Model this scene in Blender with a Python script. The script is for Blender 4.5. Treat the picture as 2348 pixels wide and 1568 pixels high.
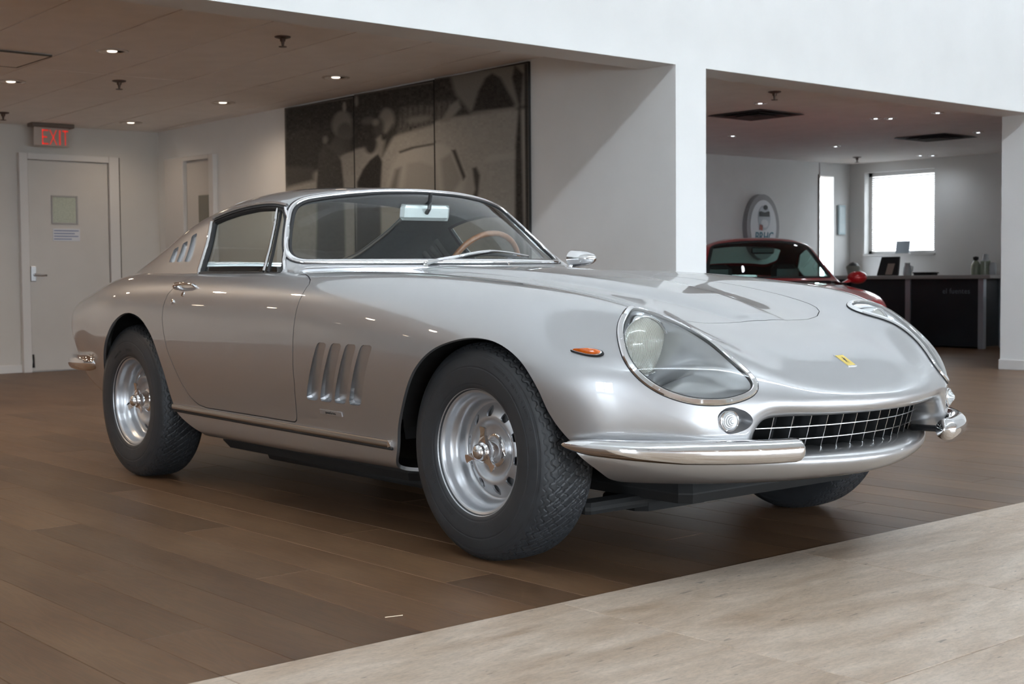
import bpy, math, random
import numpy as np
from mathutils import Vector, Matrix
random.seed(7); rng = np.random.default_rng(7)
for o in list(bpy.data.objects): bpy.data.objects.remove(o)
SC = bpy.context.scene
COL = SC.collection

# ------------------------------------------------------------------ camera
CAM = np.array([3.16945886, -3.37408678, 0.8518015])
def cam_matrix(yaw, pitch, roll):
    cy, sy, cp, sp, cr, sr = math.cos(yaw), math.sin(yaw), math.cos(pitch), math.sin(pitch), math.cos(roll), math.sin(roll)
    F = np.array([cy*cp, sy*cp, -sp]); R = np.array([sy, -cy, 0.0]); D = np.cross(F, R)
    return cr*R + sr*D, -sr*R + cr*D, F
R_, D_, F_ = cam_matrix(math.radians(139.4416778), 0.047368146, 0.0082620384)
cd = bpy.data.cameras.new('camera'); co = bpy.data.objects.new('camera', cd); COL.objects.link(co)
m = Matrix.Identity(4)
for i in range(3):
    m[i][0], m[i][1], m[i][2], m[i][3] = R_[i], -D_[i], -F_[i], CAM[i]
co.matrix_world = m
cd.sensor_fit = 'HORIZONTAL'; cd.sensor_width = 36.0; cd.lens = 3157.76/2348*36
cd.clip_start = 0.05; cd.clip_end = 200
cd.dof.use_dof = True; cd.dof.focus_distance = 4.05; cd.dof.aperture_fstop = 8.0
SC.camera = co

# ------------------------------------------------------------------ world, light, exposure
W = bpy.data.worlds.new('overcast_sky'); SC.world = W; W.use_nodes = True
nt = W.node_tree; bg = nt.nodes['Background']
bg.inputs[0].default_value = (0.80, 0.90, 1.0, 1); bg.inputs[1].default_value = 11.0
SC.view_settings.view_transform = 'Standard'; SC.view_settings.look = 'None'
SC.view_settings.gamma = 1; SC.view_settings.use_curve_mapping = False
SC.view_settings.exposure = 1.2
SC.cycles.use_denoising = True
SC.cycles.max_bounces = 8; SC.cycles.diffuse_bounces = 4; SC.cycles.glossy_bounces = 4
SC.cycles.transmission_bounces = 6; SC.cycles.transparent_max_bounces = 12
SC.cycles.caustics_reflective = False; SC.cycles.caustics_refractive = False
SC.cycles.sample_clamp_indirect = 6

def area_portal(name, loc, size, rot):
    l = bpy.data.lights.new(name, 'AREA'); l.shape = 'RECTANGLE'; l.size, l.size_y = size
    l.cycles.is_portal = True
    o = bpy.data.objects.new(name, l); COL.objects.link(o); o.location = loc; o.rotation_euler = rot
    return o
area_portal('clerestory_portal', (4.62, 1.0, 8.1), (.8, 22.6), (0, math.pi/2, 0))
area_portal('window_portal', (12.0, 1.0, 1.2), (2.0, 22.6), (0, math.pi/2, 0))

area_portal('entry_portal', (2.7, -9.01, 1.12), (1.4, 1.75), (-math.pi/2, 0, math.pi))
area_portal('added_window_portal', (-3.975, 11.98, 1.4), (1.25, 1.4), (math.pi/2, 0, math.pi))  # portal of the unseen extra window, added to light the sign wall

# ------------------------------------------------------------------ materials
def mat(name, col=(.8,.8,.8), rough=.5, metal=0.0, spec=.5, coat=0.0, coat_rough=.03, emit=None, estr=0.0, alpha=None):
    m = bpy.data.materials.new(name); m.use_nodes = True
    b = m.node_tree.nodes['Principled BSDF']
    b.inputs['Base Color'].default_value = (*col, 1); b.inputs['Roughness'].default_value = rough
    b.inputs['Metallic'].default_value = metal; b.inputs['Specular IOR Level'].default_value = spec
    b.inputs['Coat Weight'].default_value = coat; b.inputs['Coat Roughness'].default_value = coat_rough
    if emit is not None:
        b.inputs['Emission Color'].default_value = (*emit, 1); b.inputs['Emission Strength'].default_value = estr
    return m
def nodes(m): return m.node_tree.nodes, m.node_tree.links, m.node_tree.nodes['Principled BSDF']
def noisy(m, scale=8, amt=.08, rough_amt=0.0, coords='Object', stretch=(1,1,1), detail=6, bump=0.0):
    """multiply base colour with a soft procedural mottling"""
    n, l, b = nodes(m); col = tuple(b.inputs['Base Color'].default_value)
    tc = n.new('ShaderNodeTexCoord'); mp = n.new('ShaderNodeMapping'); mp.inputs['Scale'].default_value = stretch
    no = n.new('ShaderNodeTexNoise'); no.inputs['Scale'].default_value = scale; no.inputs['Detail'].default_value = detail
    l.new(tc.outputs[coords], mp.inputs[0]); l.new(mp.outputs[0], no.inputs[0])
    mr = n.new('ShaderNodeMapRange'); mr.inputs[1].default_value = .3; mr.inputs[2].default_value = .7
    mr.inputs[3].default_value = 1-amt; mr.inputs[4].default_value = 1+amt
    l.new(no.outputs[0], mr.inputs[0])
    mx = n.new('ShaderNodeMix'); mx.data_type = 'RGBA'; mx.blend_type = 'MULTIPLY'; mx.inputs[0].default_value = 1
    mx.inputs[6].default_value = col; l.new(mr.outputs[0], mx.inputs[7]); l.new(mx.outputs[2], b.inputs['Base Color'])
    if rough_amt:
        r0 = b.inputs['Roughness'].default_value; m2 = n.new('ShaderNodeMapRange')
        m2.inputs[1].default_value = .3; m2.inputs[2].default_value = .7; m2.inputs[3].default_value = r0-rough_amt; m2.inputs[4].default_value = r0+rough_amt
        l.new(no.outputs[0], m2.inputs[0]); l.new(m2.outputs[0], b.inputs['Roughness'])
    if bump:
        bp = n.new('ShaderNodeBump'); bp.inputs['Strength'].default_value = bump; bp.inputs['Distance'].default_value = .01
        l.new(no.outputs[0], bp.inputs['Height']); l.new(bp.outputs[0], b.inputs['Normal'])
    return m
def glass(name, tint=(.9,.95,.95), ior=1.5, rough=0.0):
    m = bpy.data.materials.new(name); m.use_nodes = True; n = m.node_tree.nodes; l = m.node_tree.links
    n.remove(n['Principled BSDF']); out = n['Material Output']
    t = n.new('ShaderNodeBsdfTransparent'); t.inputs[0].default_value = (*tint, 1)
    g = n.new('ShaderNodeBsdfGlossy'); g.inputs['Roughness'].default_value = rough
    lw = n.new('ShaderNodeLayerWeight'); lw.inputs[0].default_value = .5
    pw = n.new('ShaderNodeMath'); pw.operation = 'POWER'; pw.inputs[1].default_value = 4.2; l.new(lw.outputs['Facing'], pw.inputs[0])
    f = n.new('ShaderNodeMapRange'); f.inputs[3].default_value = .05; f.inputs[4].default_value = .95; l.new(pw.outputs[0], f.inputs[0])
    mx = n.new('ShaderNodeMixShader'); l.new(f.outputs[0], mx.inputs[0]); l.new(t.outputs[0], mx.inputs[1]); l.new(g.outputs[0], mx.inputs[2])
    l.new(mx.outputs[0], out.inputs[0]); return m
M = {}
M['paint'] = mat('silver_paint', (.46,.465,.475), .34, .85, coat=1.0, coat_rough=.015)
n,l,b = nodes(M['paint']); b.inputs['Coat IOR'].default_value = 1.9   # metal flake: very fine value variation
tc = n.new('ShaderNodeTexCoord'); no = n.new('ShaderNodeTexNoise'); no.inputs['Scale'].default_value = 900; l.new(tc.outputs['Object'], no.inputs[0])
mr = n.new('ShaderNodeMapRange'); mr.inputs[3].default_value = .34; mr.inputs[4].default_value = .44; l.new(no.outputs[0], mr.inputs[0]); l.new(mr.outputs[0], b.inputs['Roughness'])
M['chrome'] = noisy(mat('chrome', (.80,.80,.81), .05, 1.0), 20, .02)
M['alloy'] = noisy(mat('alloy_wheel_paint', (.52,.53,.55), .32, .8), 40, .04)
M['steel'] = noisy(mat('satin_steel', (.55,.55,.56), .3, 1.0), 30, .04)
M['rubber'] = noisy(mat('tyre_rubber', (.024,.026,.029), .5), 30, .18, .06)
M['black'] = noisy(mat('black_trim', (.012,.012,.013), .5), 30, .1)
M['seal'] = noisy(mat('rubber_seal', (.015,.015,.016), .6), 30, .1)
M['under'] = noisy(mat('underbody_black', (.008,.008,.008), .8), 20, .2)
M['cloth'] = noisy(mat('headliner_cloth', (.10,.105,.11), .9), 60, .1)
M['trimgrey'] = noisy(mat('cabin_trim', (.20,.20,.19), .7), 30, .08)
M['leather'] = noisy(mat('black_leather', (.02,.02,.022), .45), 40, .15)
M['wood'] = noisy(mat('varnished_wood', (.32,.13,.05), .3, coat=.6), 30, .2, stretch=(1,6,1))
M['glass'] = glass('clear_glass', (.88,.93,.93))
M['sideglass'] = glass('tinted_glass', (.80,.84,.82))
M['lampglass'] = glass('lamp_cover_glass', (.95,.97,.97))
M['amber'] = mat('amber_lens', (.62,.115,.006), .15, coat=1.0); noisy(M['amber'], 60, .15)
M['red_lens'] = mat('red_lens', (.4,.01,.01), .15, coat=1.0)
M['clear_lens'] = mat('clear_lens', (.62,.64,.65), .18, .3, coat=1.0)
M['yellow'] = mat('badge_yellow', (.80,.58,.06), .3, coat=1.0)
M['satin'] = mat('satin_alloy', (.42,.41,.40), .25, 1.0)
M['mirrorback'] = mat('mirror_back', (.72,.74,.72), .3, .3)
M['ink'] = mat('badge_black', (.01,.01,.01), .4)

# ------------------------------------------------------------------ object helpers
def link(o, parent=None, label=None, cat=None, group=None, kind=None):
    COL.objects.link(o)
    if parent is not None: o.parent = parent
    if label: o['label'] = label
    if cat: o['category'] = cat
    if group: o['group'] = group
    if kind: o['kind'] = kind
    return o
def empty(name, loc=(0,0,0), rotz=0.0, **k):
    o = bpy.data.objects.new(name, None); o.location = loc; o.rotation_euler = (0,0,rotz); o.empty_display_size = .1
    return link(o, **k)
def mesh_obj(name, verts, faces, material, parent=None, smooth=False, normals=None, loc=None, rotz=None, **k):
    me = bpy.data.meshes.new(name)
    me.from_pydata([tuple(map(float, v)) for v in verts], [], [tuple(map(int, f)) for f in faces])
    mats = material if isinstance(material, (list, tuple)) else [material]
    for mm in mats: me.materials.append(mm)
    if smooth: me.polygons.foreach_set('use_smooth', [True]*len(me.polygons))
    me.update()
    if normals is not None: me.normals_split_custom_set_from_vertices([tuple(map(float, v)) for v in normals])
    o = bpy.data.objects.new(name, me)
    if loc is not None: o.location = loc
    if rotz is not None: o.rotation_euler = (0,0,rotz)
    return link(o, parent, **k)
class MB:
    """collects boxes, prisms, tubes, lathes -> one mesh"""
    def __init__(s): s.v=[]; s.f=[]; s.mi=[]
    def add(s, v, f, mi=0):
        k=len(s.v); s.v += [tuple(map(float,p)) for p in v]; s.f += [tuple(i+k for i in q) for q in f]; s.mi += [mi]*len(f); return s
    def box(s, a, b, mi=0):
        x0,y0,z0=a; x1,y1,z1=b
        return s.hexa([(x0,y0,z0),(x1,y0,z0),(x1,y1,z0),(x0,y1,z0),(x0,y0,z1),(x1,y0,z1),(x1,y1,z1),(x0,y1,z1)], mi)
    def hexa(s, p, mi=0):
        return s.add(p, [(0,3,2,1),(4,5,6,7),(0,1,5,4),(1,2,6,5),(2,3,7,6),(3,0,4,7)], mi)
    def bbox(s, a, b, r=.01, mi=0):
        """box with chamfered vertical and horizontal edges"""
        x0,y0,z0=a; x1,y1,z1=b; r=min(r,(x1-x0)/2.1,(y1-y0)/2.1,(z1-z0)/2.1)
        def ring(e,z): return [(x0+e,y0+r+0,z) if 0 else (x0+r+e,y0+e,z),(x1-r-e,y0+e,z),(x1-e,y0+r+e,z),(x1-e,y1-r-e,z),(x1-r-e,y1-e,z),(x0+r+e,y1-e,z),(x0+e,y1-r-e,z),(x0+e,y0+r+e,z)]
        rs=[ring(r*.7,z0),ring(0,z0+r),ring(0,z1-r),ring(r*.7,z1)]
        v=sum(rs,[]); f=[tuple(range(7,-1,-1)),tuple(range(24,32))]
        for k in range(3):
            for i in range(8): f.append((k*8+i,k*8+(i+1)%8,(k+1)*8+(i+1)%8,(k+1)*8+i))
        return s.add(v,f,mi)
    def prism(s, poly, z0, z1, mi=0, T=None):
        n=len(poly); v=[(x,y,z0) for x,y in poly]+[(x,y,z1) for x,y in poly]
        if T is not None: v=[tuple(T@Vector(p)) for p in v]
        f=[tuple(range(n-1,-1,-1)),tuple(range(n,2*n))]+[(i,(i+1)%n,n+(i+1)%n,n+i) for i in range(n)]
        return s.add(v,f,mi)
    def tube(s, pts, r, n=8, mi=0, cap=True):
        pts=[np.array(p,float) for p in pts]; rr=r if hasattr(r,'__len__') else [r]*len(pts); k0=len(s.v); up=None
        for i,p in enumerate(pts):
            t=pts[min(i+1,len(pts)-1)]-pts[max(i-1,0)]; t/=np.linalg.norm(t)+1e-12
            if up is None: up=np.array([0,0,1.0]) if abs(t[2])<.9 else np.array([1.0,0,0])
            a=np.cross(t,up); a/=np.linalg.norm(a); bb=np.cross(a,t); up=bb
            for j in range(n):
                w=2*math.pi*j/n; s.v.append(tuple(p+rr[i]*(math.cos(w)*a+math.sin(w)*bb)))
        for i in range(len(pts)-1):
            for j in range(n): s.f.append((k0+i*n+j,k0+(i+1)*n+j,k0+(i+1)*n+(j+1)%n,k0+i*n+(j+1)%n)); s.mi.append(mi)
        if cap:
            s.f.append(tuple(k0+j for j in range(n))); s.mi.append(mi)
            e=k0+(len(pts)-1)*n; s.f.append(tuple(e+j for j in range(n-1,-1,-1))); s.mi.append(mi)
        return s
    def lathe(s, prof, n=32, o=(0,0,0), ax='z', mi=0, closed=False):
        """prof: (r, h) pairs, revolved about axis through o"""
        k0=len(s.v)
        for r,h in prof:
            for j in range(n):
                w=2*math.pi*j/n; c,d=r*math.cos(w),r*math.sin(w)
                p={'z':(c,d,h),'x':(h,c,d),'y':(d,h,c)}[ax]; s.v.append((p[0]+o[0],p[1]+o[1],p[2]+o[2]))
        for i in range(len(prof)-1):
            for j in range(n): s.f.append((k0+i*n+j,k0+i*n+(j+1)%n,k0+(i+1)*n+(j+1)%n,k0+(i+1)*n+j)); s.mi.append(mi)
        if prof[0][0]>1e-5: s.f.append(tuple(k0+j for j in range(n-1,-1,-1))); s.mi.append(mi)
        if prof[-1][0]>1e-5: e=k0+(len(prof)-1)*n; s.f.append(tuple(e+j for j in range(n))); s.mi.append(mi)
        return s
    def obj(s, name, material, parent=None, smooth=False, angle=None, **k):
        o=mesh_obj(name, s.v, s.f, material, parent, smooth or angle is not None, **k)
        if isinstance(material,(list,tuple)) and len(material)>1: o.data.polygons.foreach_set('material_index', s.mi)
        if angle is not None:
            o.data.set_sharp_from_angle(angle=math.radians(angle))
        return o
def copy_tree(o, parent=None):
    c=o.copy(); COL.objects.link(c)
    if parent is not None: c.parent=parent
    for ch in [x for x in o.children]: copy_tree(ch, c)
    return c
def text_mesh(body, size, align='CENTER', extrude=0.0, spacing=1.0, res=3):
    cu=bpy.data.curves.new('t','FONT'); cu.body=body; cu.size=size; cu.align_x=align; cu.align_y='CENTER'; cu.extrude=extrude; cu.space_character=spacing; cu.resolution_u=res
    o=bpy.data.objects.new('t',cu); COL.objects.link(o); dg=bpy.context.evaluated_depsgraph_get()
    me=bpy.data.meshes.new_from_object(o.evaluated_get(dg)); bpy.data.objects.remove(o)
    v=[tuple(p.co) for p in me.vertices]; f=[tuple(p.vertices) for p in me.polygons]; return v,f
def frame(o, x, y):
    """matrix with local x,y axes and origin"""
    o,x,y=Vector(o),Vector(x).normalized(),Vector(y).normalized(); z=x.cross(y).normalized(); y=z.cross(x)
    return Matrix(((x[0],y[0],z[0],o[0]),(x[1],y[1],z[1],o[1]),(x[2],y[2],z[2],o[2]),(0,0,0,1)))
import numpy as np
# ---------- spline helpers ----------
def natmat(t, s):
    """natural cubic spline matrix: values at knots t -> values at s"""
    t=np.asarray(t,float); s=np.asarray(s,float); n=len(t); h=np.diff(t)
    A=np.zeros((n,n)); B=np.zeros((n,n)); A[0,0]=A[-1,-1]=1
    for i in range(1,n-1):
        A[i,i-1]=h[i-1]; A[i,i]=2*(h[i-1]+h[i]); A[i,i+1]=h[i]
        B[i,i-1]=6/h[i-1]; B[i,i]=-6/h[i-1]-6/h[i]; B[i,i+1]=6/h[i]
    Mx=np.linalg.solve(A,B)
    k=np.clip(np.searchsorted(t,s,side='right')-1,0,n-2)
    hh=h[k]; a=(t[k+1]-s)/hh; b=(s-t[k])/hh
    W=np.zeros((len(s),n)); r=np.arange(len(s))
    W[r,k]+=a; W[r,k+1]+=b
    W+=((a**3-a)*hh**2/6)[:,None]*Mx[k]+((b**3-b)*hh**2/6)[:,None]*Mx[k+1]
    return W
def knots(Pn):
    """averaged centripetal knots along axis 0 of (n,m,3)"""
    d=np.linalg.norm(np.diff(Pn,axis=0),axis=2)**.5
    d=np.maximum(d,1e-4).mean(1); return np.concatenate([[0],np.cumsum(d)])
def surf(ctrl, nu, nv, mirror=True):
    """ctrl (rings, lines, 3) with y>=0 half, last line on centre. Returns dense grid."""
    P=np.asarray(ctrl,float)
    if mirror:
        Q=P[:,::-1][:,1:].copy(); Q[...,1]*=-1; P=np.concatenate([P,Q],1)
    tu=knots(P); tv=knots(P.transpose(1,0,2))
    m=np.asarray(ctrl).shape[1]
    def dense(t,n,last):
        # equal number of samples per span, weighted by span length
        tt=t[:last+1]; out=[]
        for i in range(last):
            c=max(2,int(round(n*(tt[i+1]-tt[i])/(tt[-1]-tt[0]))))
            out.append(np.linspace(tt[i],tt[i+1],c,endpoint=False))
        out.append([tt[-1]]); return np.concatenate(out)
    su=dense(tu,nu,len(tu)-1); sv=dense(tv,nv,m-1 if mirror else len(tv)-1)
    G=np.einsum('ai,ijk,bj->abk',natmat(tu,su),P,natmat(tv,sv))
    if mirror: G[:,-1,1]=0
    return G
L=lambda s:[tuple(map(float,p.split(','))) for p in s.split()]
# rings: tail -> nose. Each: 12 points (x,w,z) bottom -> centre top
RINGS=[
 L('-3.20,.48,.38 -3.24,.54,.40 -3.27,.60,.45 -3.29,.64,.52 -3.325,.665,.59 -3.345,.66,.655 -3.36,.63,.70 -3.375,.53,.73 -3.39,.40,.738 -3.40,.26,.742 -3.41,.13,.743 -3.41,0,.744'),
 L('-3.08,.55,.33 -3.12,.63,.355 -3.15,.69,.41 -3.17,.72,.50 -3.19,.74,.59 -3.21,.735,.67 -3.23,.70,.73 -3.26,.59,.765 -3.30,.42,.778 -3.32,.27,.782 -3.33,.13,.784 -3.33,0,.784'),
 L('-2.95,.58,.28 -2.95,.665,.30 -2.95,.715,.37 -2.95,.755,.47 -2.95,.785,.58 -2.95,.795,.685 -2.96,.76,.765 -2.98,.66,.815 -3.0,.48,.825 -3.02,.3,.835 -3.03,.15,.838 -3.03,0,.838'),
 L('-2.68,.60,.24 -2.68,.725,.265 -2.68,.762,.34 -2.68,.802,.46 -2.68,.833,.59 -2.68,.832,.71 -2.68,.795,.805 -2.68,.695,.866 -2.68,.52,.88 -2.68,.33,.885 -2.68,.16,.887 -2.68,0,.887'),
 L('-2.40,.62,.22 -2.40,.765,.24 -2.40,.80,.33 -2.40,.835,.46 -2.40,.857,.60 -2.40,.852,.73 -2.40,.815,.82 -2.40,.72,.878 -2.40,.54,.888 -2.40,.34,.89 -2.40,.17,.89 -2.40,0,.89'),
 L('-2.0,.64,.21 -2.0,.775,.235 -2.0,.805,.325 -2.0,.838,.46 -2.0,.860,.60 -2.0,.852,.73 -2.0,.818,.82 -2.0,.735,.876 -2.0,.56,.885 -2.0,.36,.888 -2.0,.18,.89 -2.0,0,.89'),
 L('-1.45,.64,.21 -1.45,.775,.235 -1.45,.805,.325 -1.45,.840,.46 -1.45,.8625,.60 -1.45,.855,.73 -1.45,.822,.815 -1.45,.735,.874 -1.45,.55,.885 -1.45,.36,.89 -1.45,.18,.892 -1.45,0,.892'),
 L('-.95,.64,.21 -.95,.775,.235 -.95,.805,.325 -.95,.840,.46 -.95,.8625,.60 -.95,.855,.725 -.95,.818,.812 -.95,.72,.870 -.95,.53,.876 -.95,.35,.878 -.95,.17,.880 -.95,0,.881'),
 L('-.50,.64,.21 -.50,.775,.24 -.50,.805,.33 -.50,.838,.46 -.50,.8625,.60 -.50,.852,.715 -.50,.808,.80 -.50,.695,.860 -.50,.50,.860 -.50,.34,.853 -.50,.17,.855 -.50,0,.857'),
 L('-.05,.64,.22 -.05,.77,.25 -.05,.80,.34 -.05,.832,.46 -.05,.855,.58 -.05,.842,.68 -.05,.79,.772 -.05,.665,.830 -.05,.47,.822 -.05,.31,.803 -.05,.16,.804 -.05,0,.806'),
 L('.25,.66,.27 .25,.75,.29 .25,.785,.36 .25,.812,.46 .25,.83,.56 .25,.812,.655 .25,.75,.745 .25,.62,.795 .26,.44,.770 .27,.29,.746 .27,.145,.748 .27,0,.750'),
 L('.44,.66,.31 .44,.72,.33 .44,.755,.39 .44,.772,.46 .44,.78,.54 .44,.76,.62 .44,.69,.694 .44,.565,.746 .45,.405,.715 .46,.265,.698 .46,.13,.700 .46,0,.702'),
 L('.60,.60,.33 .60,.645,.35 .60,.665,.40 .605,.675,.46 .61,.672,.52 .615,.65,.585 .62,.58,.635 .63,.475,.668 .645,.35,.642 .66,.23,.636 .67,.115,.634 .67,0,.634'),
 L('.70,.53,.34 .71,.555,.355 .715,.565,.39 .72,.57,.435 .725,.56,.475 .735,.535,.512 .745,.485,.55 .76,.40,.575 .78,.30,.57 .795,.20,.564 .803,.10,.56 .805,0,.559'),
 L('.735,.47,.34 .75,.49,.355 .755,.495,.385 .76,.495,.425 .77,.485,.465 .78,.465,.495 .79,.43,.517 .81,.36,.525 .838,.265,.521 .855,.175,.519 .863,.09,.518 .866,0,.518'),
 L('.75,.445,.345 .765,.46,.36 .77,.463,.39 .775,.462,.42 .783,.452,.452 .792,.435,.475 .805,.40,.489 .828,.335,.492 .852,.25,.491 .868,.165,.490 .877,.085,.490 .880,0,.490'),
 L('.73,.42,.355 .74,.43,.37 .75,.43,.39 .757,.43,.415 .765,.42,.438 .773,.405,.454 .787,.375,.463 .81,.315,.465 .838,.235,.464 .855,.155,.463 .865,.08,.463 .868,0,.463'),
 L('.67,.40,.36 .675,.405,.375 .68,.405,.39 .685,.405,.41 .69,.40,.43 .70,.385,.447 .715,.355,.455 .735,.30,.457 .76,.22,.457 .78,.145,.457 .79,.075,.457 .793,0,.457'),
]
def bulge(G):
    x=G[...,0]; y=np.abs(G[...,1]); z=G[...,2]
    s=np.clip((.50-x)/1.45,0,1)            # 0 at hood front, 1 at cowl
    wb=.075+.21*s**.8                      # half width
    h=.026*(.30+.70*np.clip(s/.22,0,1))*np.clip((.452-x)/.05,0,1)*(1-.3*s)
    t=np.clip((wb+.015-y)/.085,0,1); t=1-(1-t)**2.2
    on=(x>-1.15)&(x<.52)&(z>.6)
    fade=np.clip((x+1.12)/.25,0,1)
    return np.where(on,h*t*fade*fade*(3-2*fade),0)
def body_grid(nu=620,nv=230):
    G=surf(RINGS,nu,nv); G=G.copy(); G[...,2]+=bulge(G); G[...,1]*=-1   # right hand side (y<0)
    return G
# apron: curves from mouth inner lip down to bottom, param centre -> arch
APRON=[
 L('.76,0,.362 .745,.12,.362 .715,.24,.362 .665,.36,.365 .60,.46,.37 .52,.56,.375 .42,.64,.38 .34,.70,.385'),
 L('.825,0,.357 .812,.12,.357 .778,.24,.357 .72,.38,.36 .655,.49,.37 .565,.60,.38 .475,.70,.385 .375,.775,.39'),
 L('.855,0,.342 .842,.12,.342 .808,.24,.343 .75,.38,.348 .685,.49,.355 .595,.60,.365 .50,.705,.372 .385,.79,.378'),
 L('.862,0,.322 .849,.12,.322 .814,.24,.323 .755,.38,.327 .688,.49,.332 .60,.60,.34 .505,.702,.348 .395,.785,.355'),
 L('.84,0,.295 .826,.12,.295 .79,.24,.295 .728,.38,.297 .658,.49,.30 .575,.59,.305 .49,.68,.312 .40,.755,.32'),
 L('.79,0,.272 .776,.12,.272 .742,.24,.272 .68,.37,.272 .61,.475,.272 .535,.565,.275 .462,.645,.28 .40,.705,.288'),
 L('.70,0,.255 .69,.12,.255 .66,.24,.255 .60,.35,.255 .54,.44,.256 .48,.51,.258 .42,.57,.26 .37,.62,.262'),
]
def apron_grid(n1=60,n2=120):
    A=np.array(APRON)[:,::-1]              # arch -> centre (last=centre)
    G=surf(A,n1,n2); G=G.copy(); G[...,1]*=-1; return G
# greenhouse rings base(windscreen) -> tail : lines side -> centre
GH=[
 L('-1.10,.74,.850 -1.12,.735,.862 -1.135,.72,.872 -1.15,.70,.880 -1.15,.67,.885 -1.09,.53,.889 -1.015,.28,.891 -.985,0,.892'),
 L('-1.22,.74,.862 -1.235,.722,.875 -1.25,.705,.889 -1.265,.688,.905 -1.255,.655,.913 -1.17,.52,.915 -1.07,.28,.915 -1.035,0,.915'),
 L('-1.30,.74,.866 -1.345,.69,.932 -1.375,.648,.985 -1.387,.617,1.022 -1.375,.590,1.029 -1.30,.47,1.048 -1.22,.26,1.068 -1.19,0,1.077'),
 L('-1.36,.74,.868 -1.42,.668,.97 -1.447,.615,1.05 -1.452,.578,1.092 -1.437,.550,1.099 -1.385,.44,1.126 -1.325,.25,1.153 -1.30,0,1.166'),
 L('-1.42,.74,.870 -1.475,.648,1.005 -1.503,.588,1.095 -1.510,.550,1.142 -1.49,.520,1.153 -1.455,.42,1.178 -1.41,.24,1.200 -1.395,0,1.210'),
 L('-1.50,.74,.872 -1.55,.648,1.015 -1.58,.590,1.11 -1.59,.556,1.152 -1.58,.526,1.168 -1.56,.42,1.197 -1.53,.24,1.217 -1.52,0,1.225'),
 L('-1.70,.74,.874 -1.74,.652,1.015 -1.77,.600,1.11 -1.78,.568,1.152 -1.78,.536,1.171 -1.77,.42,1.206 -1.76,.24,1.228 -1.76,0,1.235'),
 L('-1.92,.74,.876 -1.96,.66,1.00 -1.99,.618,1.085 -2.0,.588,1.122 -2.0,.555,1.142 -2.0,.43,1.186 -2.0,.24,1.210 -2.0,0,1.218'),
 L('-2.08,.737,.874 -2.14,.672,.97 -2.18,.635,1.04 -2.20,.605,1.072 -2.20,.57,1.09 -2.21,.43,1.137 -2.22,.24,1.163 -2.22,0,1.172'),
 L('-2.22,.73,.872 -2.30,.685,.935 -2.36,.65,.975 -2.39,.618,.995 -2.40,.58,1.010 -2.42,.43,1.055 -2.44,.24,1.08 -2.44,0,1.09'),
 L('-2.36,.72,.866 -2.45,.69,.897 -2.53,.66,.916 -2.57,.63,.926 -2.60,.585,.936 -2.64,.43,.970 -2.66,.24,.99 -2.66,0,.997'),
 L('-2.50,.69,.855 -2.60,.68,.862 -2.70,.65,.868 -2.75,.625,.868 -2.79,.58,.872 -2.85,.42,.895 -2.88,.24,.908 -2.88,0,.913'),
 L('-2.62,.64,.83 -2.75,.64,.825 -2.86,.62,.815 -2.92,.60,.805 -2.97,.56,.80 -3.05,.40,.80 -3.08,.22,.80 -3.09,0,.80'),
]
def gh_grid(nu=420,nv=200):
    G=surf(GH,nu,nv).copy(); G[...,1]*=-1; return G
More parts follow.
